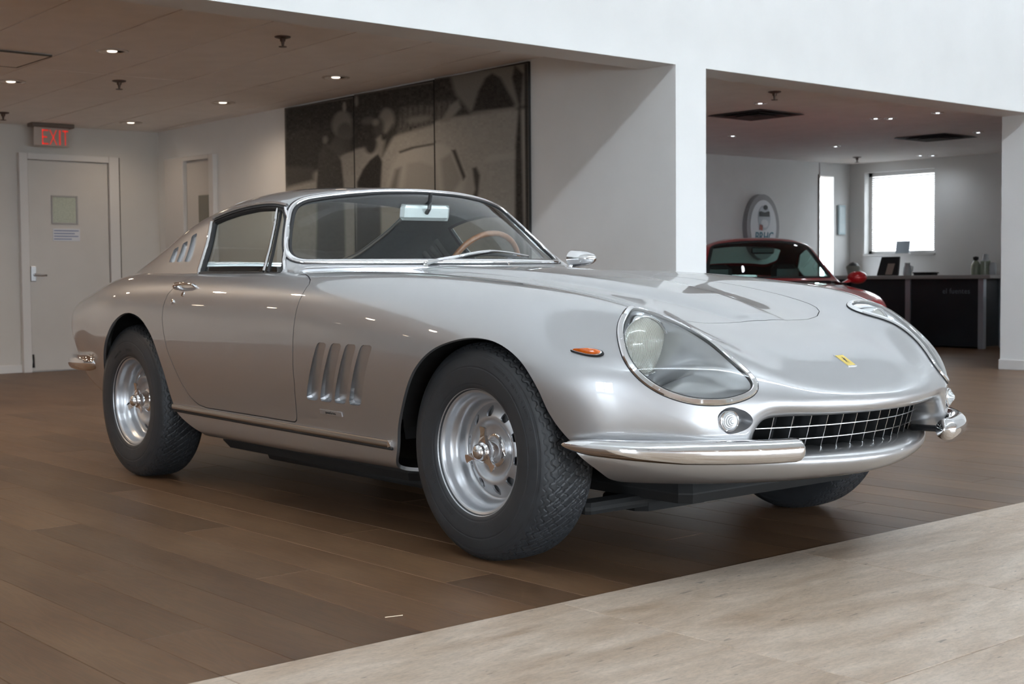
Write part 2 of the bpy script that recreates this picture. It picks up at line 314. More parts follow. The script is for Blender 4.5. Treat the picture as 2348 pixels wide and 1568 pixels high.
# ------------------------------------------------------------------ surface tools
def grid_full(G):
    """half grid (last column on the centre line, y<=0) -> full width grid"""
    H=(G[:,:-1]*[1,-1,1])[:,::-1]; return np.concatenate([G,H],1)
def grid_normals(G):
    du=np.gradient(G,axis=0); dv=np.gradient(G,axis=1); n=np.cross(du,dv); return n/(np.linalg.norm(n,axis=2,keepdims=True)+1e-12)
class PM:
    """panel mesh: vertices, normals, quads + odd polygons"""
    def __init__(s,V,N,Q,P=None): s.V=V; s.N=N; s.Q=Q; s.P=P or []
    @staticmethod
    def grid(G):
        a,b=G.shape[:2]; i=np.arange(a*b).reshape(a,b)
        Q=np.stack([i[:-1,:-1],i[1:,:-1],i[1:,1:],i[:-1,1:]],2).reshape(-1,4)
        return PM(G.reshape(-1,3).copy(),grid_normals(G).reshape(-1,3),Q)
    def clip(s,f):
        """keep f>=0"""
        V=list(); N=list(); base=len(s.V); cache={}; P=[]
        pos=f>=0; c=pos[s.Q].sum(1); Q=s.Q[c==4]; mixed=[tuple(q) for q in s.Q[(c>0)&(c<4)]]
        for p in s.P:
            k=sum(bool(pos[i]) for i in p)
            if k==len(p): P.append(p)
            elif k: mixed.append(tuple(p))
        def cut(i,j):
            key=(i,j) if i<j else (j,i)
            if key not in cache:
                a,b=key; t=min(max(f[a]/(f[a]-f[b]),.0),1.0); V.append(s.V[a]*(1-t)+s.V[b]*t); n=s.N[a]*(1-t)+s.N[b]*t; N.append(n/(np.linalg.norm(n)+1e-12)); cache[key]=base+len(V)-1
            return cache[key]
        for p in mixed:
            out=[]; m=len(p)
            for a in range(m):
                i,j=p[a],p[(a+1)%m]
                if pos[i]: out.append(i)
                if pos[i]!=pos[j]: out.append(cut(i,j))
            if len(out)>=3: P.append(tuple(out))
        r=PM(np.concatenate([s.V,np.array(V).reshape(-1,3)]),np.concatenate([s.N,np.array(N).reshape(-1,3)]),Q,P); return r.compact()
    def compact(s):
        used=np.zeros(len(s.V),bool); used[s.Q.ravel()]=True
        for p in s.P: used[list(p)]=True
        mp=np.cumsum(used)-1
        return PM(s.V[used],s.N[used],mp[s.Q],[tuple(int(mp[i]) for i in p) for p in s.P])
    def copy(s): return PM(s.V.copy(),s.N.copy(),s.Q.copy(),list(s.P))
    def bedges(s):
        Q=s.Q; E=np.concatenate([Q[:,[0,1]],Q[:,[1,2]],Q[:,[2,3]],Q[:,[3,0]]]) if len(Q) else np.zeros((0,2),int)
        pe=[(p[i],p[(i+1)%len(p)]) for p in s.P for i in range(len(p))]
        if pe: E=np.concatenate([E,np.array(pe)])
        key=np.sort(E,1); k=key[:,0]*(len(s.V)+1)+key[:,1]; u,idx,cnt=np.unique(k,return_index=True,return_counts=True)
        return E[idx[cnt==1]]
    def loops(s):
        E=s.bedges(); nx={}
        for a,b in E: nx.setdefault(int(a),[]).append(int(b))
        out=[]
        while nx:
            a=next(iter(nx)); L=[a]
            while True:
                if a not in nx: break
                b=nx[a].pop()
                if not nx[a]: del nx[a]
                if b==L[0]: break
                L.append(b); a=b
            if len(L)>2: out.append(L)
        return out
    def flange(s,depth,sel=None):
        """fold every open edge inwards"""
        E=s.bedges()
        if sel is not None:
            k=sel(s.V); E=np.array([e for e in E if k[e[0]] and k[e[1]]])
        if len(E)==0: return s
        vi=np.unique(E); n0=len(s.V); top={int(v):n0+i for i,v in enumerate(vi)}; bot={int(v):n0+len(vi)+i for i,v in enumerate(vi)}
        # side normal per vertex (pointing out over the gap)
        sn=np.zeros((len(s.V),3))
        for a,b in E:
            t=s.V[b]-s.V[a]; q=np.cross(t,s.N[a]); sn[a]+=q; sn[b]+=q
        sn=sn[vi]; sn/=np.linalg.norm(sn,axis=1,keepdims=True)+1e-12
        d=depth if not callable(depth) else depth(s.V[vi])
        s.V=np.concatenate([s.V,s.V[vi],s.V[vi]-s.N[vi]*np.reshape(d,(-1,1))]); s.N=np.concatenate([s.N,sn,sn])
        s.Q=np.concatenate([s.Q.reshape(-1,4),np.array([(top[int(b)],top[int(a)],bot[int(a)],bot[int(b)]) for a,b in E])]); return s
    def mirror(s): return PM(s.V*[1,-1,1],s.N*[1,-1,1],s.Q[:,::-1],[p[::-1] for p in s.P])
    def join(s,o):
        k=len(s.V); return PM(np.concatenate([s.V,o.V]),np.concatenate([s.N,o.N]),np.concatenate([s.Q,o.Q+k]),s.P+[tuple(i+k for i in p) for p in o.P])
    def flip(s): return PM(s.V,-s.N,s.Q[:,::-1],[p[::-1] for p in s.P])
    def obj(s,name,material,parent=None,**k):
        me=bpy.data.meshes.new(name); nq=len(s.Q); pl=[len(p) for p in s.P]
        me.vertices.add(len(s.V)); me.vertices.foreach_set('co',s.V.astype(np.float32).ravel())
        idx=np.concatenate([s.Q.ravel(),np.array([i for p in s.P for i in p],int)]).astype(np.int32)
        tot=np.concatenate([np.full(nq,4),np.array(pl,int)]).astype(np.int32); st=np.concatenate([[0],np.cumsum(tot)[:-1]]).astype(np.int32)
        me.loops.add(len(idx)); me.loops.foreach_set('vertex_index',idx)
        me.polygons.add(len(tot)); me.polygons.foreach_set('loop_start',st)
        me.polygons.foreach_set('use_smooth',np.ones(len(tot),bool))
        me.materials.append(material); me.update(calc_edges=True); me.validate(clean_customdata=False)
        if len(me.vertices)==len(s.N): me.normals_split_custom_set_from_vertices(s.N.astype(np.float32).tolist())
        return link(bpy.data.objects.new(name,me),parent,**k)
def sd_poly(P,poly):
    """signed distance, positive outside"""
    poly=np.asarray(poly,float); d=np.full(len(P),1e9); ins=np.zeros(len(P),bool); n=len(poly)
    for i in range(n):
        a,b=poly[i],poly[(i+1)%n]; e=b-a; w=P-a; t=np.clip((w@e)/(e@e+1e-18),0,1); q=w-t[:,None]*e; d=np.minimum(d,(q**2).sum(1))
        c=((a[1]<=P[:,1])&(b[1]>P[:,1]))|((b[1]<=P[:,1])&(a[1]>P[:,1]))
        with np.errstate(divide='ignore',invalid='ignore'): xx=a[0]+(P[:,1]-a[1])/(b[1]-a[1])*e[0]
        ins^=c&(P[:,0]<xx)
    return np.sqrt(d)*np.where(ins,-1,1)
def field(V,proj,mask,poly,far=1.0):
    f=np.full(len(V),far); m=np.where(mask)[0]
    if len(m): f[m]=sd_poly(proj(V[m]),poly)
    return f
def closed_spline(pts,n=160):
    p=np.asarray(pts,float); k=len(p); q=np.concatenate([p,p,p]); t=np.concatenate([[0],np.cumsum(np.linalg.norm(np.diff(q,axis=0),axis=1)**.5)])
    s=np.linspace(t[k],t[2*k],n,endpoint=False); return natmat(t,s)@q
def open_spline(pts,n):
    p=np.asarray(pts,float); t=np.concatenate([[0],np.cumsum(np.linalg.norm(np.diff(p,axis=0),axis=1)**.5)]); return natmat(t,np.linspace(0,t[-1],n))@p
def rounded(poly,r,n=5):
    """round the corners of a convex-ish polygon"""
    out=[]; m=len(poly); p=np.asarray(poly,float)
    for i in range(m):
        a,b,c=p[i-1],p[i],p[(i+1)%m]; u=(a-b); v=(c-b); lu,lv=np.linalg.norm(u),np.linalg.norm(v); k=min(r,lu*.45,lv*.45)
        A,B=b+u/lu*k,b+v/lv*k
        for t in np.linspace(0,1,n): out.append((1-t)**2*A+2*t*(1-t)*b+t*t*B)
    return np.array(out)
def sweep(path,normals,prof,closed=True,out_sign=1):
    """prof: (a,b): a along the in-surface side direction, b along the normal"""
    p=np.asarray(path,float); N=np.asarray(normals,float); n=len(p)
    t=(np.roll(p,-1,0)-np.roll(p,1,0)) if closed else np.gradient(p,axis=0)
    t/=np.linalg.norm(t,axis=1,keepdims=True)+1e-12; sd=np.cross(t,N)*out_sign; sd/=np.linalg.norm(sd,axis=1,keepdims=True)+1e-12
    pr=np.asarray(prof,float); v=(p[:,None]+sd[:,None]*pr[None,:,:1]+N[:,None]*pr[None,:,1:2]).reshape(-1,3); m=len(pr); f=[]
    for i in range(n if closed else n-1):
        j=(i+1)%n
        for k in range(m):
            l=(k+1)%m; q=(i*m+k,i*m+l,j*m+l,j*m+k); f.append(q if out_sign<0 else q[::-1])
    if not closed: f.append(tuple(range(m))); f.append(tuple(range((n-1)*m,n*m))[::-1])
    return v,f
def resample(pts,n,closed=True):
    p=np.asarray(pts,float); q=np.concatenate([p,p[:1]]) if closed else p
    t=np.concatenate([[0],np.cumsum(np.linalg.norm(np.diff(q[:,:3],axis=0),axis=1))]); s=np.linspace(0,t[-1],n,endpoint=not closed)
    return np.stack([np.interp(s,t,q[:,k]) for k in range(q.shape[1])],1)
def smooth_loop(p,it=3):
    for _ in range(it): p=(np.roll(p,1,0)+2*p+np.roll(p,-1,0))/4
    return p
def rim_path(pm,n=200,it=4,which=None):
    """resampled, smoothed outline of a panel with its normals"""
    L=pm.loops(); L=max(L,key=len) if which is None else L[which]
    a=resample(np.concatenate([pm.V[L],pm.N[L]],1),n); a=smooth_loop(a,it); nn=a[:,3:]/np.linalg.norm(a[:,3:],axis=1,keepdims=True)
    return a[:,:3],nn
class Surf:
    """nearest-point sampler on a dense grid"""
    def __init__(s,G): s.P=G.reshape(-1,3); s.N=grid_normals(G).reshape(-1,3)
    def __call__(s,pts):
        pts=np.atleast_2d(np.asarray(pts,float)); out=[];nn=[]
        for p in pts:
            i=np.argmin(((s.P-p)**2).sum(1)); n=s.N[i]; out.append(p-n*((p-s.P[i])@n)); nn.append(n)
        return np.array(out),np.array(nn)
XZ=lambda V:V[:,[0,2]]
XY=lambda V:V[:,[0,1]]
RND=[(math.cos(w),math.sin(w)) for w in np.linspace(0,2*math.pi,10,endpoint=False)]
def oval(a,b,n=10): return [(a*math.cos(w),b*math.sin(w)) for w in np.linspace(0,2*math.pi,n,endpoint=False)]
# ================================================================== silver coupe
CAR=empty('car',(0,0,0),math.radians(-.92026),label='silver vintage fastback coupe with covered headlights parked on the oak floor',cat='car')
paint=M['paint']
GB=grid_full(body_grid(560,190)); SB=Surf(GB[:, :190+40])
GA=grid_full(apron_grid(44,110))
GG=grid_full(gh_grid(360,150)[::-1])
body=PM.grid(GB); apron=PM.grid(GA)
def both(pm,pl,proj,mask,poly,keep):
    """cut the mirrored polygon on both flanks; keep 'out' or 'in'"""
    f=field(pm.V,proj,mask(pm.V),poly); return pm.clip(f if keep=='out' else -f)
# --- wheel arches
ARCH_F=[(-.47,-.05),(-.449,.231),(-.408,.292),(-.386,.36),(-.339,.434),(-.274,.518),(-.221,.574),(-.163,.617),(-.105,.645),(-.037,.664),(.027,.673),(.086,.672),(.139,.663),(.194,.643),(.247,.612),(.286,.574),(.317,.527),(.336,.479),(.363,.433),(.389,.401),(.408,.378),(.434,.34),(.446,.302),(.443,.285),(.44,-.05)]
ARCH_R=[(-2.80,-.05),(-2.79,.30),(-2.765,.37),(-2.72,.434),(-2.66,.491),(-2.59,.562),(-2.53,.615),(-2.468,.661),(-2.40,.693),(-2.325,.711),(-2.239,.708),(-2.168,.688),(-2.11,.655),(-2.057,.608),(-2.02,.542),(-1.999,.466),(-1.995,.384),(-1.986,.341),(-1.974,.317),(-1.93,.29),(-1.895,.275),(-1.855,.259),(-1.80,.24),(-1.78,-.05)]
def dens(poly,n=120):
    p=np.array(poly); q=open_spline(p[1:-1],n); return np.concatenate([p[:1],q,p[-1:]])
ARCH_F=dens(ARCH_F); ARCH_R=dens(ARCH_R)
low=lambda V:(np.abs(V[:,1])>.45)&(V[:,2]<.80)
for A in (ARCH_F,ARCH_R): body=both(body,None,XZ,low,A,'out')
apron=both(apron,None,XZ,lambda V:np.abs(V[:,1])>.45,ARCH_F,'out')
# --- nose: upper shell ends at the bumper line, the apron carries on below it
f=np.where(body.V[:,0]>.36,body.V[:,2]-.372,1.0); body=body.clip(f)
# --- doors
DOOR=[(-1.862,.919),(-1.896,.850),(-1.941,.818),(-1.965,.791),(-1.976,.744),(-1.973,.697),(-1.954,.636),(-1.927,.562),(-1.896,.503),(-1.862,.437),(-1.818,.384),(-1.76,.356),(-1.692,.347),(-1.422,.346),(-1.03,.342),(-1.012,.347),(-1.003,.362),(-.960,.487),(-.939,.605),(-.933,.692),(-.930,.750),(-.926,.795),(-.930,.835),(-.956,.869),(-1.0,.90),(-1.05,.925),(-1.113,.936),(-1.20,.945),(-1.21,1.2),(-1.85,1.2)]
def sidecoord(V): return np.stack([V[:,0],V[:,2]+np.maximum(0,.80-np.abs(V[:,1]))],1)
dm=lambda V:(np.abs(V[:,1])>.60)&(V[:,0]<-.8)&(V[:,0]>-2.1)
fd=field(body.V,sidecoord,dm(body.V),DOOR)
door=body.clip(-fd-.0021); body=body.clip(fd-.0021)
# --- cockpit opening under the glasshouse
HOLE=[(-1.06,0),(-1.10,.28),(-1.20,.50),(-1.275,.62),(-1.29,.705),(-1.9,.705),(-2.25,.69),(-2.55,.60),(-2.76,.42),(-2.80,.2),(-2.80,0)]
HOLE=HOLE+[(x,-y) for x,y in HOLE[-2:0:-1]]
top=lambda V:V[:,2]>.75
body=body.clip(field(body.V,XY,top(body.V),HOLE)); door=door.clip(field(door.V,XY,top(door.V),HOLE))
# --- bonnet
HOOD=[(.440,0),(.437,.07),(.432,.15),(.423,.234),(.400,.31),(.368,.362),(.338,.385),(.300,.397),(.24,.404),(.15,.412),(0,.422),(-.13,.43),(-.37,.44),(-.70,.452),(-.93,.462),(-.965,.45),(-.955,.40),(-.92,.25),(-.90,.1),(-.898,0)]
HOOD=HOOD+[(x,-y) for x,y in HOOD[-2:0:-1]]
fh=field(body.V,XY,(body.V[:,2]>.62)&(np.abs(body.V[:,1])<.6)&(body.V[:,0]>-1.2),HOOD)
hood=body.clip(-fh-.0014); body=body.clip(fh-.0014)
# --- headlight openings (in a plane facing the lamp)
HL=np.array([(.400,-.541,.758),(.392,-.502,.757),(.412,-.470,.745),(.482,-.458,.722),(.577,-.468,.694),(.641,-.460,.662),(.689,-.450,.628),(.726,-.438,.598),(.751,-.429,.575),(.767,-.428,.555),(.774,-.438,.539),(.774,-.455,.528),(.764,-.483,.517),(.746,-.519,.509),(.721,-.557,.507),(.687,-.600,.513),(.649,-.637,.528),(.621,-.660,.544),(.592,-.680,.567),(.565,-.692,.593),(.534,-.693,.626),(.501,-.678,.663),(.475,-.659,.693),(.454,-.634,.720),(.431,-.593,.745)])
hn=np.array([.60,-.42,.68]); hn/=np.linalg.norm(hn); he1=np.array([.375,.03,-.22]); he1-=hn*(he1@hn); he1/=np.linalg.norm(he1); he2=np.cross(hn,he1)
def hproj(V):
    W=V*np.where(V[:,1:2]>0,[1,-1,1],[1,1,1]); return np.stack([W@he1,W@he2],1)
HLP=closed_spline(hproj(HL),160)
hm=lambda V:(V[:,0]>.3)&(np.abs(V[:,1])>.35)&(V[:,2]>.47)
fl=field(body.V,hproj,hm(body.V),HLP)
lampcover=body.clip(-fl); body=body.clip(fl)
# --- side lamp dishes beside the grille
DN=np.array([.80,-.58,.12]); DN/=np.linalg.norm(DN); DE1=np.cross([0,0,1.0],DN); DE1/=np.linalg.norm(DE1); DE2=np.cross(DN,DE1)
def dproj(V):
    W=V*np.where(V[:,1:2]>0,[1,-1,1],[1,1,1]); return np.stack([W@DE1,W@DE2],1)
DISH=np.array([(.735,-.546,.466),(.738,-.535,.486),(.753,-.513,.496),(.765,-.495,.492),(.776,-.472,.480),(.783,-.458,.457),(.778,-.468,.440),(.769,-.482,.431),(.757,-.503,.424),(.747,-.519,.424),(.738,-.535,.440)])
DP=closed_spline(dproj(DISH),80)
fx=field(body.V,dproj,(body.V[:,0]>.66)&(body.V[:,2]<.54)&(np.abs(body.V[:,1])>.42),DP)
dish=body.clip(-fx); body=body.clip(fx)
# --- cooling slots in the front wings
def slot(xl,xr,xbl,xbr,zt=.636,zb=.432): return rounded([(xl,zt),(xr,zt),(xbr,zb),(xbl,zb)],.016)
SLOTS=[slot(-.776,-.718,-.905,-.830),slot(-.688,-.624,-.817,-.742),slot(-.598,-.536,-.728,-.655),slot(-.510,-.444,-.638,-.566)]
slot_pm=[]
for s_ in SLOTS:
    fs=field(body.V,XZ,(np.abs(body.V[:,1])>.7)&(body.V[:,0]>-1)&(body.V[:,0]<-.4),s_)
    slot_pm.append((s_,body.clip(-fs))); body=body.clip(fs)
# finished panels
tailcap=[int(i) for i in np.arange(0)]
arch_depth=lambda V:np.where((np.abs(V[:,1])>.5)&(V[:,2]<.74),.012,.014)
body.flange(arch_depth); apron.flange(.02); hood.flange(.014); door.flange(.016)
shell=body.join(apron)
body_o=shell.obj('body_shell',paint,CAR)
# tail panel closes the rear end ring
ring=GB[0]; c=ring.mean(0); mesh_obj('tail_panel',np.concatenate([ring,[c]]),[(i+1,i,len(ring)) for i in range(len(ring)-1)]+[(0,len(ring)-1,len(ring))],paint,CAR)
hood.obj('hood',paint,CAR)
side=lambda pm,s:pm.clip(pm.V[:,1]*s)
DOORS={}
for s in (-1,1): DOORS[s]=side(door,s).obj('door',paint,CAR)
# --- slot backs: the floor of each slot slopes inwards towards the front
for s_,pm in slot_pm:
    for sgn in (-1,1):
        q=side(pm,sgn); n0=len(q.V); E=q.bedges(); r=q.copy()
        z=np.clip((r.V[:,2]-.432)/.204,0,1); xl=np.interp(z,[0,1],[s_[-1][0],s_[0][0]])
        cx=s_.mean(0); xc=cx[0]+(r.V[:,2]-cx[1])*.63; d=.003+.017*(1-z)**.8+.004*np.clip((r.V[:,0]-xc)/.07+.5,0,1)
        B=r.V-r.N*d[:,None]; vi=np.unique(E); mp={int(v):n0+i for i,v in enumerate(vi)}
        V=np.concatenate([B,r.V[vi]]); Q=[tuple(x) for x in r.Q]+[tuple(p) for p in r.P]+[(int(a),mp[int(a)],mp[int(b)],int(b))[::-1] for a,b in E]
        o=mesh_obj('cooling_slot',V,Q,paint,CAR,smooth=True); o.data.set_sharp_from_angle(angle=math.radians(35))
# --- dishes with the small side lamps
def sidelamp(sgn):
    q=side(dish,sgn); path,nn=rim_path(q,60,2); c=path.mean(0); n=nn.mean(0); n/=np.linalg.norm(n)
    w=np.array([.93,sgn*-.30*-1*0,0.0]); rows=[]; 
    for k,(sc,dp) in enumerate([(1,0),(.97,.006),(.90,.018),(.78,.032),(.55,.044),(.25,.048)]):
        rows.append(c+(path-c)*sc-n*dp)
    m=len(path); V=np.concatenate(rows+[[c-n*.048]]); F=[]
    for k in range(len(rows)-1):
        for i in range(m): F.append((k*m+i,k*m+(i+1)%m,(k+1)*m+(i+1)%m,(k+1)*m+i))
    e=(len(rows)-1)*m; F+=[(e+i,e+(i+1)%m,len(V)-1) for i in range(m)]
    o=mesh_obj('side_lamp',V,F,paint,CAR,smooth=True,label='round clear side lamp in a dished recess')
    lc=np.array([.748,sgn*.518,.459]); T=frame(lc,(0,0,1),(-.25,sgn*1.0,0)) if 0 else None
    ax=np.array([.96,sgn*.28,.02]); ax/=np.linalg.norm(ax); X=np.cross([0,0,1.0],ax); X/=np.linalg.norm(X); Y=np.cross(ax,X)
    def tr(mb): mb.v=[tuple(lc+p[0]*X+p[1]*Y+p[2]*ax) for p in mb.v]; return mb
    tr(MB().lathe([(.030,-.035),(.030,.004),(.0285,.008),(.0255,.009),(.0245,.006)],28)).obj('lamp_bezel',M['chrome'],o,angle=40)
    tr(MB().lathe([(.0250,.004),(.0235,.009),(.021,.010),(.019,.013),(.0165,.013),(.0145,.017),(.012,.017),(.010,.021),(.0075,.021),(.0055,.024),(.0001,.0245)],28)).obj('lamp_lens',M['clear_lens'],o,angle=30)
for s in (-1,1): sidelamp(s)
# --- headlights
def headlight(sgn):
    q=side(lampcover,sgn); path,nn=rim_path(q,160,3); c=path.mean(0)
    root=None
    # chrome ring
    osg=1
    t=np.roll(path,-1,0)-path; sdv=np.cross(t,nn); osg=1 if ((sdv*(path-c)).sum(1).mean()>0) else -1
    v,f=sweep(path,nn,[(.006,-.004),(.006,.004),(.002,.0075),(-.008,.0075),(-.0105,.005),(-.0105,-.004)],True,osg)
    ring=mesh_obj('headlight',v,f,M['chrome'],CAR,smooth=True,label='headlight behind a teardrop glass cover with chrome ring'); ring.data.set_sharp_from_angle(angle=math.radians(35))
    v,f=sweep(path,nn,[(.0085,-.004),(.0085,.0025),(.0055,.004),(.0055,-.004)],True,osg); mesh_obj('ring_gasket',v,f,M['seal'],ring,smooth=True)
    v,f=sweep(path,nn,[(-.010,-.004),(-.010,.0045),(-.013,.004),(-.013,-.004)],True,osg); mesh_obj('inner_gasket',v,f,M['seal'],ring,smooth=True)
    # screws
    for i in range(0,160,27):
        b=np.cross(t[i],nn[i]); b/=np.linalg.norm(b); p=path[i]-b*osg*.003+nn[i]*.0072; X=b; Y=np.cross(nn[i],b)
        MB().add([tuple(p+.0028*(math.cos(w)*X+math.sin(w)*Y)+nn[i]*h) for h in (0,.0012) for w in np.linspace(0,2*math.pi,8,endpoint=False)],[(k,(k+1)%8,8+(k+1)%8,8+k) for k in range(8)]+[tuple(range(8,16))]).obj('screw',M['steel'],ring)
    # glass cover: the removed skin, slightly domed
    fg=sd_poly(hproj(q.V),HLP); g=q.copy(); bul=np.clip(-fg/.05,0,1); bul=bul*(2-bul); g.V=g.V+g.N*(.002+.007*bul)[:,None]; gN=g.V; g.obj('cover_glass',M['lampglass'],ring)
    # bucket
    bk=q.copy(); d=np.clip(-fg/.055,0,1); d=d*(2-d); dd=np.interp(bk.V[:,0],[.40,.50,.58,.645,.70,.775],[.19,.20,.175,.095,.055,.02]); bk.V=bk.V-bk.N*(.006+dd*d)[:,None]
    o=mesh_obj('lamp_bucket',bk.V,[tuple(x) for x in bk.Q]+bk.P,paint,ring,smooth=True)
    L=max(q.loops(),key=len); m=len(L); vv=np.concatenate([q.V[L],bk.V[L]]); mesh_obj('bucket_edge',vv,[(i,(i+1)%m,m+(i+1)%m,m+i) for i in range(m)],paint,ring,smooth=True)
    # lamp unit
    lc=np.array([.462,sgn*.546,.653]); ax=np.array([.985,sgn*.12,-.02]); ax/=np.linalg.norm(ax); X=np.cross([0,0,1.0],ax); X/=np.linalg.norm(X); Y=np.cross(ax,X)
    def tr(mb): mb.v=[tuple(lc+p[0]*X+p[1]*Y+p[2]*ax) for p in mb.v]; return mb
    tr(MB().lathe([(.086,-.10),(.087,-.004),(.0855,.004),(.083,.006),(.080,.003),(.079,-.006)],48)).obj('lamp_rim',M['chrome'],ring,angle=40)
    tr(MB().lathe([(.079,-.006),(.076,-.018),(.066,-.034),(.050,-.047),(.030,-.056),(.010,-.060),(.0001,-.061)],40)).obj('reflector',M['chrome'],ring,smooth=True)
    tr(MB().lathe([(.012,-.06),(.012,-.035),(.009,-.028),(.0001,-.027)],16)).obj('bulb_shield',M['steel'],ring,smooth=True)
    # fluted lens
    n1,n2=44,20; V=[];F=[]
    for i in range(n2+1):
        r=.0785*i/n2
        for j in range(n1):
            w=2*math.pi*j/n1; x,y=r*math.cos(w),r*math.sin(w); V.append((x,y,.020*(1-(r/.0785)**2)-.003))
    for i in range(n2):
        for j in range(n1): F.append((i*n1+j,i*n1+(j+1)%n1,(i+1)*n1+(j+1)%n1,(i+1)*n1+j))
    mb=MB().add(V,F); tr(mb).obj('lamp_lens',M['fluted'],ring,smooth=True)
M['fluted']=glass('fluted_lens_glass',(.93,.95,.93),1.55)
n=M['fluted'].node_tree.nodes; l=M['fluted'].node_tree.links
tc=n.new('ShaderNodeTexCoord'); wv=n.new('ShaderNodeTexWave'); wv.bands_direction='Y'; wv.inputs['Scale'].default_value=95; wv.inputs['Distortion'].default_value=0.0
l.new(tc.outputs['Object'],wv.inputs[0])
bp=n.new('ShaderNodeBump'); bp.inputs['Strength'].default_value=.5; bp.inputs['Distance'].default_value=.004; l.new(wv.outputs[1],bp.inputs['Height'])
df=n.new('ShaderNodeBsdfDiffuse'); df.inputs[0].default_value=(.80,.77,.68,1); l.new(bp.outputs[0],df.inputs[1])
for x in n:
    if x.type=='BSDF_GLOSSY': l.new(bp.outputs[0],x.inputs['Normal']); x.inputs['Roughness'].default_value=.08
mxs=[x for x in n if x.type=='MIX_SHADER'][0]; m2=n.new('ShaderNodeMixShader'); m2.inputs[0].default_value=.42
rr=n.new('ShaderNodeMapRange'); rr.inputs[3].default_value=.25; rr.inputs[4].default_value=.80; l.new(wv.outputs[1],rr.inputs[0]); l.new(rr.outputs[0],m2.inputs[0])
l.new(mxs.outputs[0],m2.inputs[1]); l.new(df.outputs[0],m2.inputs[2]); l.new(m2.outputs[0],n['Material Output'].inputs[0])
for s in (-1,1): headlight(s)
# --- bumpers
def bumper(path,taper,parent,sgn,semi=(.033,.033),name='bumper',label=None):
    p=open_spline(path,60); p=p*[1,sgn,1]; t=np.gradient(p,axis=0); t/=np.linalg.norm(t,axis=1,keepdims=True)
    up=np.array([0,0,1.0]); o=np.cross(t,up); o/=np.linalg.norm(o,axis=1,keepdims=True); u=np.cross(o,t)
    s=np.linspace(0,1,60); k=taper(s); V=[];F=[];m=18
    for i in range(60):
        for j in range(m):
            w=2*math.pi*j/m; ca,sa=math.cos(w),math.sin(w); ca=math.copysign(abs(ca)**.85,ca)
            V.append(p[i]+k[i]*(semi[0]*ca*o[i]+semi[1]*sa*u[i]))
    for i in range(59):
        for j in range(m): F.append((i*m+j,i*m+(j+1)%m,(i+1)*m+(j+1)%m,(i+1)*m+j))
    F.append(tuple(range(m))[::-1]); F.append(tuple(range(59*m,60*m)))
    return mesh_obj(name,V,F if sgn>0 else [f[::-1] for f in F],M['chrome'],parent,smooth=True,label=label)
FB=[(.385,.800,.388),(.44,.786,.386),(.53,.750,.383),(.62,.694,.380),(.712,.610,.378),(.788,.508,.377),(.826,.425,.376),(.846,.365,.376),(.852,.335,.376)]
ftap=lambda s:np.minimum(np.clip(s/.16,0,1)**.5*.55+.45*np.clip(s/.5,0,1),1)*np.sqrt(np.clip(1-np.clip((s-.93)/.07,0,1)**2,.0004,1))*np.where(s<.004,.05,1)
for s in (-1,1):
    b=bumper(FB,ftap,CAR,s,label='chrome front bumper half wrapping the nose corner')
    MB().tube([(.835,s*.37,.376),(.72,s*.37,.372)],.010,8).obj('bumper_bracket',M['black'],b)
RB=[(-2.86,.752,.470),(-2.95,.765,.470),(-3.08,.755,.468),(-3.20,.725,.466),(-3.32,.665,.464),(-3.42,.56,.462),(-3.47,.44,.460),(-3.485,.36,.460)]
for s in (-1,1):
    bumper(RB,lambda s:np.minimum(np.clip(s/.1,0,1)**.5*.8+.2,1)*np.sqrt(np.clip(1-np.clip((s-.93)/.07,0,1)**2,.0004,1)),CAR,s,(.035,.038),label='chrome rear bumper half')
# ------------------------------------------------------------------ glasshouse
gh=PM.grid(GG)
# windscreen outline, seen in (y, z) from the front
WSO=rounded([(-.652,.917),(.652,.917),(.600,1.02),(.517,1.137),(.40,1.1685),(.20,1.1925),(0,1.199),(-.20,1.1925),(-.40,1.1685),(-.517,1.137),(-.600,1.02)],.045,6)
WSO=[(-.66,.9215),(-.62,.9165),(.62,.9165),(.66,.9215)]
yz=lambda V:V[:,[1,2]]
WSO=rounded([(-.668,.918),(.668,.918),(.612,1.02),(.524,1.150),(.38,1.176),(.20,1.194),(0,1.200),(-.20,1.194),(-.38,1.176),(-.524,1.150),(-.612,1.02)],.055,7)
fw=field(gh.V,yz,gh.V[:,0]>-1.56,WSO)
ws=gh.clip(-fw); gh=gh.clip(fw)
# rear window, seen from above
RWO=rounded([(-2.04,-.45),(-2.04,.45),(-2.30,.49),(-2.60,.49),(-2.82,.43),(-2.85,.2),(-2.85,-.2),(-2.82,-.43),(-2.60,-.49),(-2.30,-.49)],.07,6)
fr_=field(gh.V,XY,(gh.V[:,0]<-1.9)&(gh.V[:,2]>.86)&(np.abs(gh.V[:,1])<.57),RWO)
rw_=gh.clip(-fr_); gh=gh.clip(fr_)
# side windows, seen from the side
SWO=rounded([(-1.243,.868),(-1.311,.935),(-1.392,1.030),(-1.452,1.092),(-1.495,1.126),(-1.56,1.138),(-1.66,1.140),(-1.80,1.128),(-1.90,1.112),(-1.985,1.092),(-1.93,.98),(-1.868,.868)],.018,4)
sm_=lambda V:(np.abs(V[:,1])>.54)&(V[:,0]<-1.15)&(V[:,0]>-2.1)
fs_=field(gh.V,XZ,sm_(gh.V),SWO)
sw=gh.clip(-fs_); gh=gh.clip(fs_)
